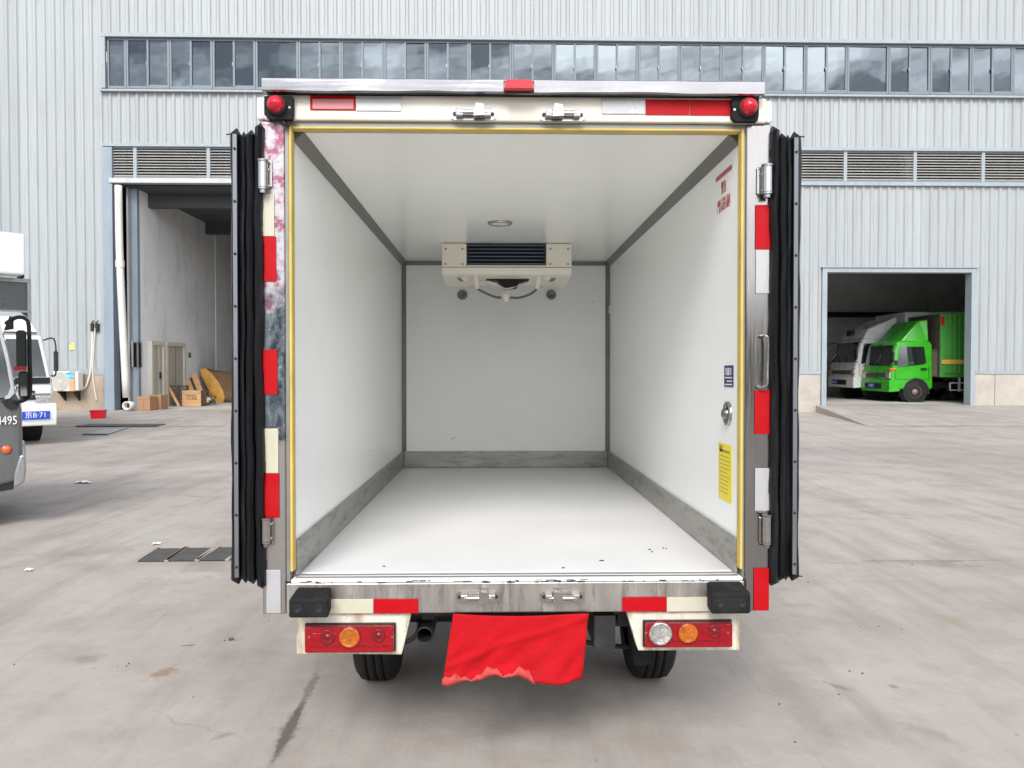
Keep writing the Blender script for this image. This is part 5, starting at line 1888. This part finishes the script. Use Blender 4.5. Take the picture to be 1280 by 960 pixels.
for k in range(10):
    z = z1 - .045 - k * (z1 - z0 - .06) / 10
    m.box(XW - .0030, XW - .0023, y0 + .015 + .03 * random.random(), y1 - .012, z - .0012, z + .0012)
m.build('label_lines', M['print'], o)
# red notice, lettering straight on the panel
a_, b_ = side_hit(895.5, 224, XW), side_hit(915, 210, XW)
nt_ = MB().box(XW - .002, XW - .0006, b_.y, a_.y, a_.z - .012, a_.z + .004).build('notice_bar', M['redprint'], T)
yc = (a_.y + b_.y) / 2
text('notice_lettering', '警告', .048, M['redprint'], nt_, TM((XW - .0012, yc, a_.z - .055), FACE_LEFT), ext=.0004, sx=(a_.y - b_.y) / .30)
text('notice_lettering', '严禁人员进入厢内', .052, M['redprint'], nt_, TM((XW - .0012, yc, a_.z - .115), FACE_LEFT), ext=.0004, sx=(a_.y - b_.y) / .50)
p = side_hit(910.5, 517, XW)
h_ = MB().lathe((XW - .0006, p.y, p.z), (-1, 0, 0), [(0, .043), (.008, .042), (.010, .034), (.004, .028), (.002, .001)], 26).build('inner_release', M['chrome'], T)
MB().lathe((XW - .003, p.y, p.z), (-1, 0, 0), [(0, .020), (.016, .018), (.020, .012), (.021, .0006)], 20).build('release_knob', M['bright'], h_)
MB().lathe((XW - .003, p.y, p.z + .024), (-1, 0, 0), [(0, .007), (.004, .006), (.005, .0006)], 12).build('screw', M['black'], h_)
# scuffs on the floor near the threshold
m = MB()
for (px, py, ln) in ((752, 701, .02), (812, 687, .012), (815, 690, .008), (829, 685, .008), (833, 686, .006), (704, 710, .012), (480, 708, .01)):
    d = rT @ ray(px, py)
    q = eT + d * ((zf - eT.z) / d.z)
    m.prism([(q.x - ln / 2, q.y - .003), (q.x + ln * .2, q.y - .007), (q.x + ln / 2, q.y + .002), (q.x - ln * .1, q.y + .006)], zf + .0005, zf + .002, 'z')
m.build('floor_scuffs', M['black'], T)

# small scuffs on the liner
for px, py, ln in ((567, 548, .03), (566, 551, .012), (741, 377, .02), (700, 520, .008)):
    p = tl(px, py, YBK)
    MB().prism([(p.x - ln / 2, p.z - ln * .3), (p.x + ln / 2, p.z + ln * .25), (p.x + ln / 2, p.z + ln * .33), (p.x - ln * .4, p.z - ln * .1)], YBK - .0012, YBK - .0004, 'y').build('wall_scuff', M['greyhose'], T)
for px, py, ln in ((488, 367, .05), (462, 563, .02), (430, 250, .012)):
    q = side_hit(px, py, xi0)
    MB().prism([(q.y - ln / 2, q.z - .002), (q.y + ln / 2, q.z + .001), (q.y + ln / 2, q.z + .003), (q.y - ln / 2, q.z + .002)], xi0 + .0004, xi0 + .0012, 'x').build('wall_scuff', M['crate'], T)

# chassis, axle, wheels, exhaust
ZW = .285
MB().box(-.40, -.33, .02, 4.4, .42, .53).box(.33, .40, .02, 4.4, .42, .53).build('chassis_rail', M['black'], T)
MB().box(-.70, .72, .07, .14, zs0 - .03, zs0 + .01).build('rear_cross_member', M['black'], T)
YA = .88
wxl0, wxl1 = tx(453, 830, YA), tx(830.5, 830, YA)
for s_, xx in ((-1, wxl0), (1, wxl1)):
    w_ = MB().lathe((xx, YA, ZW), (-s_, 0, 0), [(.0, .17), (.0, .255), (.02, .280), (.045, .285), (.050, .2855), (.052, .270), (.060, .270), (.062, .2865), (.084, .2865), (.086, .270), (.094, .270), (.096, .2865), (.116, .286), (.118, .270), (.126, .270), (.128, .2845), (.15, .279), (.168, .255), (.168, .17)], 44).build('wheel', M['tyre'], T)
    MB().lathe((xx, YA, ZW), (-s_, 0, 0), [(.02, .172), (.03, .165), (.05, .10), (.045, .04), (.04, .001)], 24).build('rim', M['rimgrey'], w_)
    w2 = MB().lathe((xx, 3.75, ZW), (-s_, 0, 0), [(.0, .17), (.0, .255), (.02, .280), (.09, .286), (.15, .280), (.168, .255), (.168, .17)], 30).build('wheel', M['tyre'], T)
    MB().lathe((xx, 3.75, ZW), (-s_, 0, 0), [(.02, .172), (.03, .165), (.05, .10), (.045, .04), (.04, .001)], 24).build('rim', M['rimgrey'], w2)
    # leaf spring with shackle
    xs_ = .40 * s_ * 1.15
    MB().tube([(xs_, .30, .44), (xs_, .55, .36), (xs_, YA, .33), (xs_, 1.25, .36), (xs_, 1.6, .46)], .022, 6).build('leaf_spring', M['black'], T)
    MB().box(xs_ - .03, xs_ + .03, .24, .34, .42, zs0 + .02).build('spring_shackle', M['black'], T, bevel=.006)
    MB().box(xx - s_ * .17 - .16 * (s_ > 0), xx - s_ * .17 + .16 * (s_ < 0), YA - .34, YA + .34, .60, .66).build('mudguard', M['black'], T)
MB().cyl((wxl0 + .15, YA, ZW), (wxl1 - .15, YA, ZW), .045, n=16).build('rear_axle', M['black'], T)
MB().lathe((-.02, YA, ZW + .02), (1, 0, 0), [(-.14, .05), (-.08, .11), (0, .125), (.08, .11), (.14, .05)], 20).build('differential', M['black'], T)
# tail pipe and small brackets seen below the sill
MB().lathe(tl(534, 782, .16), (0, -1, 0), [(-.9, .030), (.10, .030), (.11, .027), (.10, .024), (-.3, .022)], 18).build('tail_pipe', M['black'], T)
MB().box(tx(526, 775, .1), tx(544, 775, .1), .1, .3, tz(776, 535, .1), zs0 - .002).build('pipe_hanger', M['black'], T, bevel=.006)
for (a_, b_, y_) in ((738, 750, 786), (752, 760, 783), (768, 800, 779), (500, 513, 784)):
    MB().prism([(tx(a_, 775, .15), zs0 - .003), (tx(b_, 775, .15), zs0 - .003), (tx(b_ - 3, 775, .15), tz(y_, 640, .15)), (tx(a_ + 3, 775, .15), tz(y_, 640, .15))], .11, .20, 'y').build('chassis_bracket', M['black'], T, bevel=.005)
MB().tube([tl(728, 801, .5), tl(748, 806, .5), tl(775, 808, .5), tl(800, 806, .5), tl(815, 790, .5)], .010).build('brake_cable', M['black'], T)
MB().tube([tl(506, 803, .35), tl(516, 798, .3), tl(523, 788, .25), tl(524, 776, .2)], .009).build('brake_cable', M['black'], T)
MB().prism([(tx(775, 775, .45), zs0), (tx(805, 775, .45), zs0), (tx(812, 800, .45), tz(826, 800, .45)), (tx(790, 800, .45), tz(826, 800, .45))], .40, .47, 'y').build('mud_flap', M['rubber2'], T)
MB().box(-.33, .33, .7, 4.2, .50, zs0 + .02).build('added_undertray', M['black'], T)  # unseen tray added between the rails to block light under the truck
MB().cyl((-.62, 2.0, .40), (-.62, 2.8, .40), .15, n=20).build('fuel_tank', M['black'], T)
MB().box(.45, .72, 1.9, 2.6, .27, .55).build('battery_box', M['black'], T, bevel=.01)
MB().lathe((0, 2.1, .42), (0, 0, 1), [(0, .15), (.0, .26), (-.03, .28), (-.13, .28), (-.15, .26), (-.15, .15), (-.10, .14), (-.09, .001)], 28).build('spare_wheel', M['tyre'], T)
MB().box(-.70, .72, 3.1, 3.25, .24, .55).build('cab_cross_member', M['black'], T)
# cab ahead of the box
cp = [(3.25, .42), (3.25, 1.75), (3.45, 1.82), (4.2, 1.82), (4.75, 1.12), (4.95, 1.0), (4.98, .42)]
MB().prism(cp, -.74, .76, 'x').build('cab', M['truckwhite'], T, bevel=.05, seg=3)
MB().add([(-.62, 4.30, 1.72), (.64, 4.30, 1.72), (.64, 4.72, 1.19), (-.62, 4.72, 1.19), (-.62, 4.27, 1.69), (.64, 4.27, 1.69), (.64, 4.69, 1.16), (-.62, 4.69, 1.16)],
         [(0, 1, 2, 3), (0, 4, 5, 1), (1, 5, 6, 2), (2, 6, 7, 3), (3, 7, 4, 0)]).build('windscreen', M['autoglass'], T)
MB().box(-.75, .77, 4.94, 5.02, .36, .62).build('front_bumper', M['black'], T, bevel=.02)

# red cloth hanging under the sill
nx, nz_ = 44, 26
vs, fs = [], []
ycl = -.014
for j in range(nz_ + 1):
    v = j / nz_
    for i in range(nx + 1):
        u = i / nx
        top = tl(566.5 + (735.5 - 566.5) * u, 767 + 3 * math.sin(u * PI * 1.1) * 1.0, ycl)
        by = 849.5 + 2.0 * math.sin(u * 9 + 1) - 5.5 * math.exp(-((u - .48) / .16) ** 2) + (1.5 if u > .72 else 0) + 1.2 * math.sin(u * 31)
        bot = tl(553.5 + (727 - 553.5) * u, by, ycl)
        p = top.lerp(bot, v)
        fold = .004 * math.sin(u * 29 + v * 13) * v + .006 * math.exp(-((u * .6 + v * .8 - .62) / .035) ** 2) + .006 * math.exp(-((u - .25 - v * .2) / .03) ** 2) * v + .013 * math.sin(u * 7 + v * 2.5) * v + .004 * math.sin(u * 17 - v * 5) * v + .010 * math.exp(-((u - .80 - .14 * (1 - v)) / .05) ** 2) * (.4 + .6 * v)
        curl = .016 * max(0, v - .86) / .14 * (1 if u < .66 else .2)
        vs.append(tT @ Vector((p.x, p.y - fold - curl, p.z)))
for j in range(nz_):
    for i in range(nx):
        a = j * (nx + 1) + i
        fs.append((a, a + 1, a + nx + 2, a + nx + 1))
base = tT @ tl(650, 767, ycl)
ro = empty('red_cloth', base, label='bright red cloth hanging below the truck sill with a frayed lower hem', cat='cloth')
m = MB().add([q - base for q in vs], fs, True)
o = m.build('sheet', M['cloth'], ro)
sm = o.modifiers.new('thickness', 'SOLIDIFY')
sm.thickness = .003
# pale worn hem rolled along the lower left edge
k0 = (nz_ - 2) * (nx + 1)
vs2, fs2 = [], []
ne = int(nx * .66)
for i in range(ne + 1):
    hgt = .020 + .012 * math.sin(i * .55) + .006 * math.sin(i * 1.9) if i < ne else .004
    b_ = vs[nz_ * (nx + 1) + i] - base
    vs2 += [b_ + Vector((0, -.004, -.002)), b_ + Vector((0, -.012, hgt * .5)), b_ + Vector((0, -.005, max(.004, hgt)))]
for i in range(ne):
    for k in range(2):
        fs2.append((i * 3 + k, i * 3 + k + 1, (i + 1) * 3 + k + 1, (i + 1) * 3 + k))
o = MB().add(vs2, fs2, True).build('worn_hem', M['clothworn'], ro)
sm = o.modifiers.new('thickness', 'SOLIDIFY')
sm.thickness = .002

# ------------------------------------------------------------------ things on the yard floor
GL = [((171.5, 702.5), (208, 702.5), (230, 687), (198, 686)), ((209.5, 702), (246, 702), (268, 685), (233, 686.5)), ((248, 701.5), (284, 701.5), (310, 685), (272, 685))]
for k, g in enumerate(GL):
    P4 = [at_z(*q, 0) for q in g]
    y0 = (P4[0].y + P4[1].y) / 2
    y1 = (P4[2].y + P4[3].y) / 2
    x0 = (P4[0].x + P4[3].x) / 2
    x1 = (P4[1].x + P4[2].x) / 2
    lb = ['iron drain grate in the yard, farthest from the box truck', 'middle iron drain grate of the row of three', 'iron drain grate nearest the box truck in the row'][k]
    r = empty('drain_grate', ((x0 + x1) / 2, y0, 0), label=lb, cat='grate', group='drain grates left of the truck')
    sk_ = ((P4[3].x - P4[0].x) + (P4[2].x - P4[1].x)) / 2
    wd = (P4[1] - P4[0]).length
    xs0 = P4[0].x - r.location.x
    D = y1 - y0
    def sx_(y): return sk_ * y / D
    def quad(xa, xb, ya, yb, z0, z1):
        m_ = MB()
        v_ = []
        for z in (z0, z1):
            v_ += [(xs0 + xa + sx_(ya), ya, z), (xs0 + xb + sx_(ya), ya, z), (xs0 + xb + sx_(yb), yb, z), (xs0 + xa + sx_(yb), yb, z)]
        return m_.add(v_, [(0, 1, 2, 3), (4, 5, 6, 7), (0, 1, 5, 4), (1, 2, 6, 5), (2, 3, 7, 6), (3, 0, 4, 7)])
    quad(0, wd, 0, D, .002, .005).build('pit', M['dark'], r)
    for j in range(8):
        y = D * (j + .1) / 8
        quad(.012, wd - .012, y, y + D / 8 * .34, .0055, .014).build('bar', M['iron'], r)
    quad(-.014, .012, -.01, D + .01, .003, .016).build('side_bar', M['ground'], r)
    quad(wd - .012, wd + .014, -.01, D + .01, .003, .016).build('side_bar', M['ground'], r)
# long dark drainage slot in front of the left door
a, b, c_, d_ = at_z(94, 533.5, .012), at_z(190, 534, .012), at_z(184, 531, .012), at_z(98, 530.5, .012)
r = empty('trench_cover', ((a.x + b.x) / 2, a.y, .006), label='long dark iron trench cover across the ramp before the left doorway', cat='grate')
L_ = b.x - a.x
n_ = 10
for k in range(n_):
    MB().box(-L_ / 2 + L_ * k / n_ + .006, -L_ / 2 + L_ * (k + 1) / n_ - .006, 0, max(.35, c_.y - a.y), .004, .03).build('cover_plate', M['iron'], r, bevel=.004)
pp = [at_z(*q, .01) for q in ((108, 543), (135, 543), (162, 534), (128, 537))]
r = empty('metal_ramp_plate', pp[0], label='thin dark edged steel plate lying on the yard below the trench cover', cat='plate')
MB().prism([((q - pp[0]).x, (q - pp[0]).y) for q in pp], -.002, .012, 'z').build('plate', M['rimgrey'], r)
q0 = pp[0]
MB().box(-.02, (pp[1] - q0).x + .02, -.12, -.04, -.004, .02).build('edge_bar', M['iron'], r)
# scraps of paper
def paper(px, py, s_, label, mat='paper'):
    p = at_z(px, py, 0)
    r_ = empty('paper_scrap', (p.x, p.y, .004), (0, 0, random.uniform(-.3, .3)), label=label, cat='litter', group='litter on the yard')
    vs, fs = [], []
    for j in range(4):
        for i in range(5):
            vs.append(((i - 2) * s_ * .28 + random.uniform(-.1, .1) * s_, (j - 1.5) * s_ * .25 + random.uniform(-.08, .08) * s_, (random.uniform(.0, .05) + .02 * (i == 2)) * min(.45, s_ / .18)))
    for j in range(3):
        for i in range(4): fs.append((j * 5 + i, j * 5 + i + 1, j * 5 + i + 6, j * 5 + i + 5))
    o_ = MB().add(vs, fs).build('paper', M[mat], r_)
    s2 = o_.modifiers.new('thickness', 'SOLIDIFY')
    s2.thickness = .002


paper(104, 604, .15, 'white paper scrap on the yard right of the grey truck')
paper(36, 714, .045, 'tiny white paper scrap on the open yard at far left')
paper(195, 681, .05, 'tiny white scrap just above the drain grates')
m = MB()
for (px, py) in [(289, 800), (281, 801), (296, 801), (18, 831), (118, 836), (147, 833), (158, 833), (336, 776), (1049, 868), (1078, 842), (1075, 784), (994, 928), (1098, 783), (1062, 839), (1250, 545)] + \
        [(random.uniform(0, 330), random.uniform(640, 950)) for k in range(6)] + [(random.uniform(970, 1270), random.uniform(600, 950)) for k in range(6)]:
    p = at_z(px, py, 0)
    s_ = random.uniform(.002, .0055)
    if (px, py) == (289, 800): s_ = .012
    T_ = Matrix.Translation(p) @ Euler((random.random(), random.random(), random.random() * 3)).to_matrix().to_4x4()
    m.box(-s_, s_, -s_ * .7, s_ * .7, -s_ * .5, s_ * .6, T_)
o = m.build('grit', M['pebble'], None, off=(0, 4, 0))
prop(o, label='dark grit and crumbs scattered over the concrete yard', cat='grit', kind='stuff')
